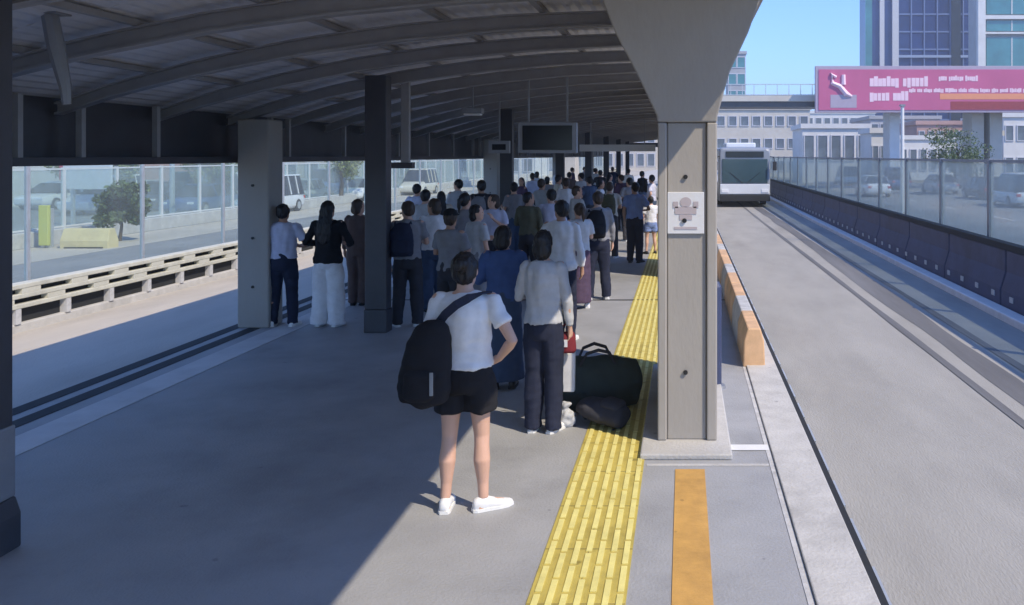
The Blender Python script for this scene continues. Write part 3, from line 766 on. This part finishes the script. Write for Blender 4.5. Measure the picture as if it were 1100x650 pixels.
tree('olive tree far left between the roadside panels', -34, 47, GZ, 5.0, 1.8, MC['leaf_olive'], 11)
tree('olive tree seen directly above the yellow block', -31, 46, GZ, 4.6, 1.6, MC['leaf_olive'], 12)
tree('olive tree just left of the beige edge column', -29.5, 52, GZ, 5.0, 2.0, MC['leaf_olive'], 13)
tree('green tree far left behind the highway', -44, 56, GZ, 5.5, 2.3, MC['leaf_green'], 5)
tree('rounded green tree behind the right fence near the overpass', 20, 62, GZ, 5.0, 2.2, MC['leaf_green'], 6)
tree('dark green tree on the right edge behind the fence', 25.5, 52, GZ, 4.6, 2.1, MC['leaf_green'], 8)

# ------------------------------------------------------------------ buildings
def building(label, x0, x1, y0, dep, z1, wallm, nx, nz, wx=.55, wz=.5, winm=None, roof=None, z0=None, zs=None, name='building', cat='building', side=0):
    z0 = GZ if z0 is None else z0; H = z1-z0; W = x1-x0
    t = empty(name, ((x0+x1)/2, y0, z0)); tag(t, label, cat, 'buildings beyond the highways')
    wl = box('wall', wallm, (-W/2, W/2, 0, dep, 0, H), t)
    box('parapet', MC[roof] if roof else wallm, (-W/2-.2, W/2+.2, -.2, dep+.2, H+.003, H+.5), t)
    dx = W/nx; zb = zs or 0; dz = (H-zb)/nz
    fr = pn = None
    for i in range(nx):
        for j in range(nz):
            cx = -W/2+dx*(i+.5); cz = zb+dz*(j+.5)
            if fr is None:
                a, b_ = dx*wx/2, dz*wz/2
                q = .05*min(dx, dz)+.03
                fr = MB().box(-a-q,-a,-.09,-.003,-b_-q,b_+q).box(a,a+q,-.09,-.003,-b_-q,b_+q).box(-a,a,-.09,-.003,b_,b_+q).box(-a,a,-.09,-.003,-b_-q,-b_).build('window', MC['tower_panel'], t)
                pn = box('pane', winm or MC['window_grey'], (-a, a, -.04, -.002, -b_, b_), fr)
                fr.location = (cx, 0, cz)
            else:
                c = fr.copy(); COL.objects.link(c); c.location = (cx, 0, cz)
                d = pn.copy(); COL.objects.link(d); d.parent = c
    return t
# glass tower behind the billboard
def glass_tower():
    Y = 200; x0 = gx(931, Y); x1 = gx(1046, Y); H = 75-GZ
    t = empty('glass_tower', ((x0+x1)/2, Y, GZ)); tag(t, 'tall dark blue glass office tower with pale vertical panels on its left', 'building')
    W = (x1-x0)/2
    box('curtain_wall', MC['tower_glass'], (-W, W, 0, 8, 0, H), t)
    mv = box('mullion', MC['tower_mullion'], (-.14, .14, -.3, -.01, 0, H), t); mv.location.x = -W+7.5
    for k in range(1, 6): c = mv.copy(); COL.objects.link(c); c.location.x = -W+7.5+k*3.1
    sl_ = box('spandrel', MC['tower_mullion'], (-W+6.2, W, -.2, -.02, -.18, .18), t); sl_.location.z = 3
    for k in range(1, 18): c = sl_.copy(); COL.objects.link(c); c.location.z = 3+k*4.2
    bb = box('light_band', MC['tower_light'], (-W+7, W-1.5, -.5, -.31, 26.2, 26.8), t)
    for x, w_, m_ in ((-W+3.0, 1.1, 'tower_panel'), (-W+6.0, 1.5, 'tower_panel')):
        box('pale_panel', MC[m_], (x, x+w_, -.6, -.01, 21.5, H), t)
    box('edge_fin', MC['tower_teal'], (-W-.4, -W+1.2, -.4, -.01, 0, H), t)
    # darker recessed shaft
    box('service_shaft', MC['window_dark'], (W-5.5, W-3.3, -.55, -.31, 0, H), t)
    return t
glass_tower()
def white_tower():
    Y = 170; x0 = gx(1049, Y); H = 60-GZ; W = 26
    t = empty('white_tower', (x0, Y, GZ)); tag(t, 'white framed tower with large teal windows at the right edge', 'building')
    box('wall', MC['wall_grey'], (.05, W, 0, 5, 0, H), t)
    box('corner_pier', MC['wall_white'], (0, 1.5, -1.0, -.003, 0, H), t)
    pier = box('pier', MC['wall_white'], (12.6, 13.9, -1.0, -.003, 0, H), t); box('pier', MC['wall_white'], (24.7, 26, -1.0, -.003, 0, H), t)
    zs = [z-GZ for z in (13.5, 19.0, 27.2, 30.6, 38.5, 46.5, 54.5)]
    for i, z in enumerate(zs):
        box('floor_band', MC['wall_white'], (1.503, 12.597, -.9, -.004, z-(.75 if i % 2 else .35), z), t); box('floor_band', MC['wall_white'], (13.903, 24.697, -.9, -.004, z-(.75 if i % 2 else .35), z), t)
        if i+1 < len(zs):
            for xa in (1.9, 14.3):
                wd = box('window', MC['tower_teal'], (xa, xa+10.3, -.4, -.005, z+.3, zs[i+1]-1.0), t)
                box('glazing_bar', MC['wall_white'], (xa+5.0, xa+5.2, -.48, -.403, z+.3, zs[i+1]-1.0), wd)
white_tower()
# overpass with billboard
def overpass():
    Y = 72
    t = empty('footbridge', (10, Y, GZ)); tag(t, 'pale concrete footbridge crossing over the road with dark underside', 'footbridge')
    zt = gz(98, Y)-GZ; zb = gz(109, Y)-GZ
    box('deck', MC['wall_cream'], (-45, 60, 0, 4, zb, zt-.35), t, .03)
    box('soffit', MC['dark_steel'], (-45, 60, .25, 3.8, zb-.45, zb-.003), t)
    rl = MB(); x = -45
    rl.box(-45, 60, -.02, .04, zt+.55, zt+.62); rl.box(-45, 60, -.02, .04, zt-.34, zt-.28)
    while x < 60: rl.box(x-.03, x+.03, -.02, .04, zt-.28, zt+.55); x += 1.0
    rl.build('railing', MC['galvanised'], t)
    for px in (963, 1053, 1073, 1140):
        x = gx(px, Y)-10; w_ = .45 if px == 963 else .55
        box('pier', MC['wall_white'] if px < 1000 else MC['wall_cream'], (x-w_, x+w_, .6, 3, 0, zb-.452), t, .05)
    x = -20; box('pier', MC['wall_cream'], (x-.6, x+.6, .6, 3, 0, zb-.452), t, .05)
    return t
overpass()
def billboard():
    Y = 70.5; x0 = gx(878, Y); x1 = x0+24; z0 = gz(119, Y); z1 = gz(74, Y); H = z1-z0
    t = empty('billboard', (x0, Y, z0)); tag(t, 'long pink red billboard with pale lettering mounted on the footbridge', 'billboard')
    box('frame', MC['billboard_frame'], (-.15, 24.15, .02, .5, -.15, H+.25), t, .02)
    box('face', MC['billboard_pink'], (.1, 23.9, -.03, .017, .05, H-.05), t)
    s = MB()
    # curled pale mark
    s.tube([(1.6,-.04,H*.80),(1.2,-.04,H*.86),(1.25,-.04,H*.66),(1.9,-.04,H*.58),(2.4,-.04,H*.40),(2.9,-.04,H*.34)], [.12,.22,.2,.22,.25,.1], 8)
    s.tube([(2.2,-.04,H*.86),(2.2,-.04,H*.62)], [.16,.2], 8)
    s.build('emblem', MC['billboard_light'], t)
    box('emblem_ground', MC['billboard_frame'], (1.1, 3.3, -.045, -.031, .25, H*.38), t)
    rnd = random.Random(5)
    for z_, hh, xa, xb in ((H*.58,.85,4.4,9.6), (H*.24,.80,4.4,7.2), (H*.44,.34,7.7,17.5), (H*.72,.42,10.2,12.6)):
        q = MB(); x = xa
        while x < xb:
            n_ = rnd.randint(3, 7); ww = hh*.42; prev = x
            for _ in range(n_):
                lo_ = rnd.choice((0, 0, 0, -.12))*hh; hi_ = rnd.choice((.78, .84, .8, 1.0))*hh
                q.box(x, x+ww*rnd.uniform(.80, .97), -.05, -.031, z_+lo_, z_+hi_); x += ww
            x += hh*.35
        q.build('pale_text_line', MC['billboard_light'], t)
    box('orange_band', MC['billboard_orange'], (10.3, 23.85, -.045, -.031, H*.27, H*.41), t)
    box('dark_band', mat('billboard_dark', (.30,.05,.06), .5), (11.2, 23.85, -.045, -.031, .1, H*.22), t)
    return t
billboard()
building('white station hall with dark tall windows under the footbridge', gx(862,88), gx(934,88), 88, 8, gz(138,88), MC['wall_white'], 5, 1, .66, .62, zs=1.6)
building('low cream building between the bus and the station hall', gx(768,112), gx(870,112), 112, 14, gz(118,112), MC['wall_cream'], 8, 3, .6, .4)
building('narrow teal glass block rising behind the concrete pillar', gx(782,150), gx(801,150), 150, 8, gz(58,150), MC['wall_grey'], 2, 7, .8, .6, MC['tower_teal'])
building('pale grey office block behind the footbridge on the right', gx(935,120), gx(1010,120), 120, 14, gz(128,120), MC['wall_grey'], 8, 3, .7, .45)
building('rose coloured block with white windows under the billboard', gx(985,105), gx(1046,105), 105, 14, gz(134,105), MC['wall_rose'], 6, 2, .5, .5)
building('white block at the right edge behind the footbridge piers', gx(1078,95), gx(1190,95), 95, 14, gz(126,95), MC['wall_white'], 9, 2, .6, .45)
building('long pale block on the horizon behind the bus', gx(828,170), gx(940,170), 170, 14, gz(122,170), MC['wall_white'], 12, 3, .6, .5)
building('white shop building at the upper left beyond the highway', -52, -38, 46, 10, 6, MC['wall_white'], 6, 2, .6, .5)
building('rose shop building left of the olive trees', -47, -40, 61, 10, 6, MC['wall_rose'], 4, 2, .6, .5)
building('cream apartment block behind the olive trees', -46, -31, 72, 12, 14, MC['wall_cream'], 8, 5, .5, .5)
building('grey office block seen between the left columns', -38, -27, 88, 12, 12, MC['wall_grey'], 7, 4, .6, .5)
building('white low building seen right of the dark column', -34, -20, 112, 12, 9, MC['wall_white'], 8, 3, .6, .5)
building('cream low building at the far end of the canopy', -20, -5, 150, 12, 12, MC['wall_cream'], 8, 3, .6, .5)
building('tall narrow white block left of the station hall', gx(838,130), gx(862,130), 130, 8, gz(124,130), MC['wall_white'], 3, 4, .6, .5)
building('small white kiosk roofed building right of the station hall', gx(936,80), gx(962,80), 80, 5, gz(143,80), MC['wall_white'], 3, 1, .6, .5)
building('low white shed right of the rose coloured block', gx(1046,78), gx(1076,78), 78, 5, gz(146,78), MC['wall_white'], 3, 1, .6, .5)
building('wide white terrace behind the right highway traffic', gx(965,98), gx(1040,98), 98, 5, gz(150,98), MC['wall_white'], 7, 1, .6, .5)
# white ad panels beyond the left highway
def hoarding(label, x, y, w_, z0, z1, m):
    t = empty('hoarding', (x, y, GZ)); tag(t, label, 'sign')
    box('panel', m, (-w_/2, w_/2, 0, .12, z0-GZ, z1-GZ), t, .02)
    for s in (-.35, .35): box('post', MC['galvanised'], (s*w_-.06, s*w_+.06, .122, .24, 0, z1-GZ-.1), t)
hoarding('white roadside panel at the upper left beyond the highway', -24.6, 34.5, 2.0, .9, 2.1, MC['sign_white'])
hoarding('red roadside panel beside the white one', -30.0, 41.0, 1.2, 1.1, 2.2, mat('panel_red', (.5,.05,.07), .5, .05))
hoarding('pale blue roadside panel beyond the left highway', -28.6, 52, 3.4, -.2, 1.8, mat('panel_blue', (.35,.48,.60), .5, .05))
hoarding('narrow yellow green roadside panel left of the yellow block', -19.9, 26.0, .30, -.5, .75, mat('panel_yellow', (.52,.55,.12), .5, .05))
# street lamps
def lamp_post(label, x, y, h, arm):
    t = empty('street_lamp', (x, y, GZ)); tag(t, label, 'street lamp', 'street lamps along the highways')
    MB().tube([(0,0,0),(0,0,h*.5),(0,0,h)], [.11,.09,.06], 10).build('pole', MC['galvanised'], t)
    a = MB().tube([(0,0,h-.1),(arm*.5,0,h+.15),(arm,0,h+.25)], [.05,.045,.04], 8).build('arm', MC['galvanised'], t)
    box('lamp_head', MC['grey_steel'], (min(arm,arm*1.35), max(arm,arm*1.35), -.12, .12, h+.18, h+.30), a, .03)
for i, (x, y, lab) in enumerate(((25, 60, 'street lamp beyond the right highway lanes'),
                  (-22.0, 36, 'street lamp pole behind the white roadside panel on the left'), (-27.8, 31, 'street lamp beyond the left highway lanes'))):
    lamp_post(lab, x, y, 9 if x < 0 else 4.3 if y < 30 else 6.0, 1.6 if x < 0 else 1.0)

t = empty('white_pole', (6.25, 24, GZ)); tag(t, 'slim white pole standing behind the right fence', 'pole')
MB().tube([(0,0,0),(0,0,2.0),(0,0,4.3)], [.07,.06,.05], 10).build('shaft', MC['wall_white'], t); box('cap', MC['grey_steel'], (-.07,.07,-.07,.07,4.302,4.36), t)
# yellow block and post on the highway verge
t = empty('road_block', (-18.6, 26.2, GZ)); tag(t, 'pale yellow concrete block standing on the left highway verge', 'road block')
m_ = mat('block_yellow', (.66,.56,.30), .7, .1)
mb = MB(); mb.rings([[(-.75,-.25,0),(.75,-.25,0),(.75,.25,0),(-.75,.25,0)],[(-.75,-.25,.25),(.75,-.25,.25),(.75,.25,.25),(-.75,.25,.25)],[(-.72,-.12,.62),(.72,-.12,.62),(.72,.12,.62),(-.72,.12,.62)]]); mb.build('body', m_, t, .02)
box('foot', MC['rubber'], (-.6,.6,-.28,-.252,0,.06), t)
# ------------------------------------------------------------------ people
# near woman with a big shoulder bag, hand on hip
person('woman in white T-shirt and black shorts with hand on hip, nearest on the platform', -1.425, 5.45, 1.66, R(2), 'skin_light', 'bun', 'hair_black', 'white_cotton', .96, .40, 'black_cotton', 'shorts', 'shoe_white', ('down', 'hip'), .125, (5, -62), vox=.0075, seed=11)
bg_ = empty('shoulder_bag', (-1.66, 5.26, .70)); tag(bg_, 'large black shoulder bag on the back of the woman in shorts', 'bag')
mb = MB()
mb.loft([(.0,0,0,.10,.06),(.03,0,0,.165,.095),(.10,0,0,.185,.11),(.28,.01,0,.175,.11),(.42,.03,.01,.15,.095),(.52,.05,.02,.11,.07),(.56,.06,.03,.06,.035)], 24)
remeshed(mb, 'bag_body', MC['black_cotton'], bg_, .012, 3, .014, (8, 8, 6), 4)
mb = MB(); mb.loft([(.05,-.01,-.06,.09,.06),(.08,-.01,-.075,.12,.065),(.22,0,-.075,.12,.06),(.26,0,-.06,.09,.05)], 20)
remeshed(mb, 'front_pocket', MC['black_cotton'], bg_, .01, 2, .006, (8, 8, 6), 5)
sp = MB(); pth = [(.07,.06,.52),(.14,.015,.60),(.22,-.0,.665),(.30,.03,.705),(.365,.10,.725),(.40,.18,.72),(.37,.27,.68),(.28,.33,.58),(.12,.33,.42)]
rs = []
for i, p in enumerate(pth):
    q = Vector(pth[min(i+1, len(pth)-1)])-Vector(pth[max(i-1, 0)]); sd = q.cross(Vector((.2, 1, .3) if i < 4 else (0, .1, 1) if i < 6 else (0, -1, 0))).normalized()*.03; nn = q.cross(sd).normalized()*.006
    p = Vector(p); rs.append([p-sd-nn, p+sd-nn, p+sd+nn, p-sd+nn])
sp.rings(rs).build('strap', MC['navy_cotton'], bg_, .003)
box('tag', MC['grey_steel'], (.075, .10, -.135, -.125, .10, .25), bg_, .003); bg_.scale = (.90, .95, .95); bg_.location.x += .03; bg_.location.z += .03

person('woman in pale grey shirt and loose navy trousers holding a red bag', gx(584,7.0), 7.0, 1.67, R(-8), 'skin_light', 'bob', 'hair_black', 'pale_grey_cotton', .93, .9, 'navy_cotton', 'wide', 'shoe_white', ('front', 'down'), .10, (4, -20), vox=.009, flare=.025, seed=21).scale.x *= .88
t = empty('red_bag', (gx(607,7.0), 7.06, .64)); tag(t, 'small red handbag hanging from the hand of the woman in navy trousers', 'bag')
mb = MB(); mb.loft([(0,0,0,.07,.045),(.02,0,0,.085,.06),(.12,0,0,.08,.055),(.17,0,0,.065,.03)], 20)
remeshed(mb, 'bag_body', MC['maroon_cotton'], t, .01, 2, .006, (8,8,6), 3)
MB().tube([(-.045,0,.16),(-.03,0,.22),(0,0,.245),(.03,0,.22),(.045,0,.16)], .007, 8).build('handle', MC['maroon_cotton'], t)
box('label_patch', MC['white_cotton'], (-.03, .02, -.068, -.060, .06, .12), t)
t = empty('paper_bag', (gx(606,7.0)+.01, 7.18, .28)); tag(t, 'narrow white paper bag hanging below the small red handbag', 'bag')
mb = MB(); mb.rings([[(-.055,-.03,0),(.055,-.03,0),(.055,.03,0),(-.055,.03,0)],[(-.06,-.035,.33),(.06,-.035,.33),(.06,.035,.33),(-.06,.035,.33)]]); mb.build('bag_body', MC['white_cotton'], t, .006)
MB().tube([(-.03,-.03,.33),(-.02,-.06,.55),(.0,-.08,.605),(.02,-.06,.55),(.03,-.03,.33)], .004, 6).build('handle', MC['white_cotton'], t)

person('man in pale lavender shirt and dark trousers standing beside the concrete column', gx(308,11.4), 11.3, 1.64, R(6), 'skin_mid', 'short', 'hair_black', 'lavender_cotton', .95, .5, 'navy_cotton', 'trousers', 'shoe_white', ('wide', 'wide'), .14, (10, -10), vox=.011, flare=.012, seed=31)
person('woman in black top and wide white trousers left of the dark column', gx(356,11.4), 11.3, 1.68, R(-4), 'skin_light', 'long', 'hair_black', 'black_cotton', .86, .9, 'white_cotton', 'wide', 'shoe_white', ('wide', 'wide'), .12, (6, -6), vox=.011, flare=.05, seed=41)
person('woman with bobbed hair in blue top and long blue skirt behind the two near women', gx(541,8.3), 8.3, 1.60, R(12), 'skin_mid', 'bob', 'hair_black', 'blue_cotton', .92, .9, 'denim_cotton', 'skirt', 'shoe_black', ('front', 'front'), .09, vox=.012, seed=51, turn=-.5)
C = [  # px, Y, h, rot, hair, top, sleeve, bottom, legs, arms, label, extra
 (438,11.3,1.68,R(10),'short','mid_grey_cotton',.5,'charcoal_cotton','trousers',('down','front'),'man in mid grey shirt standing right of the dark column',{}),
 (484,10.4,1.62,R(-20),'short','mid_grey_cotton',.5,'charcoal_cotton','trousers',('front','front'),'person in dark cap and grey T-shirt behind the near woman',{'cap':'black_cotton'}),
 (466,12.4,1.66,R(30),'bob','white_cotton',.5,'denim_cotton','trousers',('down','phone'),'woman with bobbed hair in white top left of the person in the dark cap',{}),
 (517,16.8,1.80,R(5),'short','charcoal_cotton',.9,'charcoal_cotton','trousers',('down','down'),'tall man in charcoal clothes left of the middle column',{}),
 (603,10.4,1.74,R(-5),'short','white_cotton',.9,'navy_cotton','trousers',('wide','down'),'man in loose white shirt and navy trousers behind the woman with the red bag',{'top_z':.86}),
 (642,13.4,1.72,R(15),'short','mid_grey_cotton',.9,'navy_cotton','trousers',('down','down'),'man in mid grey jacket with a black backpack left of the far yellow paving',{}),
 (682,18.0,1.72,R(-10),'short','sky_cotton',.5,'navy_cotton','trousers',('down','wide'),'man in sky blue shirt beside the concrete pillar',{}),
 (699,19.6,1.34,R(20),'short','white_cotton',.5,'sky_cotton','shorts',('down','down'),'child in white T-shirt beside the man in sky blue',{}),
 (655,18.8,1.70,R(5),'short','cream_cotton',.5,'charcoal_cotton','trousers',('down','front'),'man in cream shirt behind the mid grey jacket',{}),
 (568,14.6,1.66,R(-15),'short','olive_cotton',.9,'charcoal_cotton','trousers',('front','down'),'man in olive jacket right of the middle column',{}),
 (385,12.9,1.62,R(0),'bob','brown_cotton',.9,'brown_cotton','trousers',('down','down'),'woman in brown clothes half hidden behind the dark column',{}),
 (457,14.6,1.70,R(-12),'short','pale_grey_cotton',.5,'denim_cotton','trousers',('down','phone'),'man in pale grey T-shirt and jeans farther behind the dark cap',{}),
 (500,13.2,1.70,R(14),'ponytail','mid_grey_cotton',.9,'black_cotton','trousers',('down','down'),'woman with ponytail in grey sweater left of the middle column',{}),
 (530,14.0,1.64,R(170),'bob','lavender_cotton',.5,'charcoal_cotton','trousers',('phone','down'),'woman in lavender top facing the camera in the crowd',{}),
 (582,19.5,1.75,R(4),'short','pale_grey_cotton',.9,'charcoal_cotton','trousers',('down','down'),'man in pale grey jacket under the hanging screen',{}),
 (620,16.5,1.70,R(-8),'short','pale_grey_cotton',.9,'navy_cotton','trousers',('down','wide'),'man in pale grey sweater left of the mid grey jacket',{}),
 (600,24.0,1.74,R(8),'short','cream_cotton',.9,'charcoal_cotton','trousers',('down','down'),'man in cream jacket in the far crowd',{}),
 (560,24.0,1.66,R(185),'long','plum_cotton',.9,'black_cotton','trousers',('down','down'),'woman with long hair in plum top in the far crowd',{}),
 (633,23.0,1.72,R(-5),'short','denim_cotton',.5,'charcoal_cotton','trousers',('down','down'),'man in denim blue shirt in the far crowd',{}),
 (667,26.0,1.70,R(10),'short','plum_cotton',.9,'charcoal_cotton','trousers',('down','down'),'man in plum shirt far behind the sky blue shirt',{}),
 (612,30.0,1.70,R(0),'short','brown_cotton',.9,'charcoal_cotton','trousers',('down','down'),'man in brown jacket far back in the crowd',{}),
 (645,32.0,1.74,R(12),'short','charcoal_cotton',.9,'black_cotton','trousers',('down','down'),'man in charcoal far back left of the pillar',{}),
 (577,32.0,1.68,R(-9),'bob','pale_grey_cotton',.9,'charcoal_cotton','trousers',('down','down'),'woman in pale grey top far back under the screen',{}),
 (690,31.0,1.72,R(3),'short','black_cotton',.9,'denim_cotton','trousers',('down','down'),'man in black shirt and jeans far back beside the pillar',{}),
 (448,17.5,1.70,R(-8),'short','lavender_cotton',.5,'charcoal_cotton','trousers',('down','down'),'man in lavender shirt farther along the shaded side',{}),
 (474,16.2,1.60,R(20),'long','cream_cotton',.5,'denim_cotton','trousers',('down','phone'),'woman with long hair in cream top in the shaded crowd',{}),
 (492,18.8,1.76,R(-4),'short','pale_grey_cotton',.9,'black_cotton','trousers',('down','down'),'tall man in pale grey sweater in the shaded crowd',{}),
 (512,11.8,1.60,R(-30),'bob','pale_grey_cotton',.5,'mid_grey_cotton','skirt',('front','down'),'woman in pale grey top and grey skirt behind the near woman',{}),
 (552,18.0,1.72,R(8),'short','mid_grey_cotton',.5,'denim_cotton','trousers',('down','down'),'man in mid grey T-shirt and jeans right of the middle column',{}),
 (592,14.8,1.70,R(-18),'short','lavender_cotton',.9,'charcoal_cotton','trousers',('front','down'),'man in lavender long sleeves left of the loose white shirt',{}),
 (622,12.6,1.58,R(22),'ponytail','pale_grey_cotton',.5,'plum_cotton','skirt',('down','phone'),'woman with ponytail in pale grey top and plum skirt',{}),
 (608,20.0,1.76,R(6),'short','white_cotton',.5,'navy_cotton','trousers',('down','down'),'man in white T-shirt deep in the crowd',{}),
 (645,21.0,1.70,R(-6),'short','white_cotton',.9,'charcoal_cotton','trousers',('down','wide'),'man in white long sleeves behind the cream shirt',{}),
 (572,27.5,1.72,R(3),'short','lavender_cotton',.9,'charcoal_cotton','trousers',('down','down'),'man in lavender far back right of the middle column',{}),
 (588,26.0,1.64,R(-12),'bob','mid_grey_cotton',.9,'black_cotton','trousers',('down','down'),'woman in mid grey far back under the screen',{}),
 (624,27.0,1.74,R(10),'short','pale_grey_cotton',.9,'navy_cotton','trousers',('down','down'),'man in pale grey far back in the crowd',{}),
 (655,29.0,1.66,R(-4),'long','cream_cotton',.9,'charcoal_cotton','trousers',('down','down'),'woman in cream far back near the yellow paving',{}),
 (676,22.5,1.70,R(2),'short','mid_grey_cotton',.5,'charcoal_cotton','trousers',('down','down'),'man in mid grey shirt behind the sky blue shirt',{}),
 (700,25.0,1.72,R(-8),'short','lavender_cotton',.5,'denim_cotton','trousers',('down','down'),'man in lavender shirt beside the pillar behind the child',{}),
 (600,37.0,1.72,R(3),'short','white_cotton',.9,'navy_cotton','trousers',('down','down'),'man in white at the far end under the screen',{}),
 (615,40.0,1.72,R(3),'short','plum_cotton',.9,'navy_cotton','trousers',('down','down'),'man in plum at the far end of the platform',{}),
 (640,38.0,1.72,R(3),'short','pale_grey_cotton',.9,'navy_cotton','trousers',('down','down'),'man in pale grey at the far end of the platform',{}),
 (675,36.0,1.72,R(3),'short','white_cotton',.9,'charcoal_cotton','trousers',('down','down'),'man in white at the far end near the pillar',{}),
 (658,42.0,1.72,R(3),'short','navy_cotton',.9,'navy_cotton','trousers',('down','down'),'man in navy at the far end of the platform',{}),
 (628,44.0,1.70,R(-3),'short','mid_grey_cotton',.9,'charcoal_cotton','trousers',('down','down'),'man in mid grey at the far end of the platform',{}),
]
for i, (px, Y, h, ro, hr, tp, sv, bt, lg, ar, lab, ex) in enumerate(C):
    if i > 11 and 'facing' not in lab:
        ro += random.choice((-1, 1))*R(random.choice((10, 25, 45, 80)))
        if ar == ('down', 'down'): ar = random.choice((('down', 'down'), ('phone', 'down'), ('down', 'hip'), ('front', 'front'), ('hip', 'down')))
    person(lab, gx(px, Y), Y, h, ro, random.choice(('skin_mid', 'skin_light')), hr, random.choice(('hair_black','hair_black','hair_brown')), tp, ex.get('top_z', .92), sv, bt, lg, random.choice(('shoe_white','shoe_black')), ar, .08+.06*random.random(), (8+random.uniform(-5,20), -8-random.uniform(-5,20)),
           vox=.013 if Y < 12 else .018 if Y < 25 else .024, flare=.02, seed=100+i*3, cap=ex.get('cap'), turn=random.uniform(-.8,.8))

# bags lying on the floor in the pillar shadow
t = empty('duffel_bag', (-.80, 7.62, 0)); t.rotation_euler.z = R(14); t.scale = (1.15, 1.3, 1.6); tag(t, 'dark grey green duffel bag lying on the floor in the shadow of the pillar', 'bag')
mb = MB(); mb.rings([[(x, r*.8*math.cos(a), .13*k+r*k*math.sin(a)) for a in [2*math.pi*j/16 for j in range(16)]] for x, r, k in ((-.36,.06,1),(-.33,.13,1),(-.15,.155,1),(.15,.15,1),(.33,.13,1),(.36,.06,1))])
for i, v in enumerate(mb.v): mb.v[i] = (v[0], v[1], max(v[2]+.01, .004))
remeshed(mb, 'bag_body', fabric('duffel_cotton', (.05,.065,.06)), t, .014, 2, .02, (7, 7, 9), 9)
for yy in (-.07, .07): MB().tube([(-.14, yy, .26), (-.09, yy*1.3, .33), (.0, yy*1.5, .35), (.09, yy*1.3, .33), (.14, yy, .26)], .010, 8).build('handle', MC['charcoal_cotton'], t)
t = empty('plastic_bag', (-1.02, 7.12, 0)); tag(t, 'small crumpled white plastic bag beside the duffel bag', 'bag')
mb = MB(); mb.loft([(0.005,0,0,.06,.05),(.03,0,0,.09,.07),(.10,.01,0,.085,.06),(.15,0,.01,.04,.03),(.19,.01,0,.055,.02),(.21,.0,0,.03,.01)], 18)
remeshed(mb, 'bag_body', MC['pale_grey_cotton'], t, .008, 1, .022, (26, 26, 22), 12)
def backpack(name, label, x, y, z, m, rz=0, rx=0, s=1.0):
    t = empty(name, (x, y, z), rz); t.rotation_euler.x = rx; t.scale = (s, s, s); tag(t, label, 'bag')
    mb = MB(); mb.loft([(.0,0,0,.12,.07),(.03,0,0,.15,.09),(.2,0,-.005,.155,.095),(.34,0,0,.14,.08),(.42,0,.01,.09,.05),(.44,0,.01,.03,.02)], 20)
    remeshed(mb, 'bag_body', m, t, .012, 2, .012, (9, 9, 8), 3)
    mb = MB(); mb.loft([(.04,0,-.07,.08,.04),(.07,0,-.08,.11,.045),(.19,0,-.08,.11,.045),(.22,0,-.07,.08,.03)], 18); remeshed(mb, 'front_pocket', m, t, .012, 2, .006, (9, 9, 8), 4)
    for s_ in (-1, 1): MB().tube([(s_*.08,.05,.40),(s_*.10,.12,.44),(s_*.11,.20,.36),(s_*.11,.20,.18),(s_*.09,.09,.04)], .012, 8).build('strap', m, t)
    return t
backpack('backpack', 'dark backpack lying on the yellow paving at the foot of the pillar', -.50, 7.06, .09, MC['charcoal_cotton'], R(70), R(-80), 1.0)
backpack('backpack', 'black backpack on the back of the man in the mid grey jacket', gx(642,13.4), 13.4-.24, 1.0, MC['black_cotton'], R(12))
backpack('backpack', 'navy backpack on the back of the man in mid grey right of the dark column', gx(438,11.3), 11.3-.25, .97, MC['navy_cotton'], R(10))
backpack('backpack', 'grey backpack on the back of the tall man in charcoal', gx(517,16.8), 16.8-.25, 1.05, MC['mid_grey_cotton'], R(4))
backpack('backpack', 'olive backpack on the back of the man in the cream shirt', gx(655,18.8), 18.8-.25, 1.0, MC['olive_cotton'], R(4))
# ------------------------------------------------------------------ air
hz = bpy.data.materials.new('haze_air'); hz.use_nodes = True
nt = hz.node_tree; nt.nodes.remove(nt.nodes['Principled BSDF'])
pv = nt.nodes.new('ShaderNodeVolumePrincipled'); pv.inputs['Color'].default_value = (.85, .92, 1, 1); pv.inputs['Density'].default_value = .0011
nt.links.new(pv.outputs[0], nt.nodes['Material Output'].inputs['Volume'])
h = box('haze', hz, (-1210, 1210, -310, 1610, GZ-1.1, 78)); tag(h, kind='stuff')
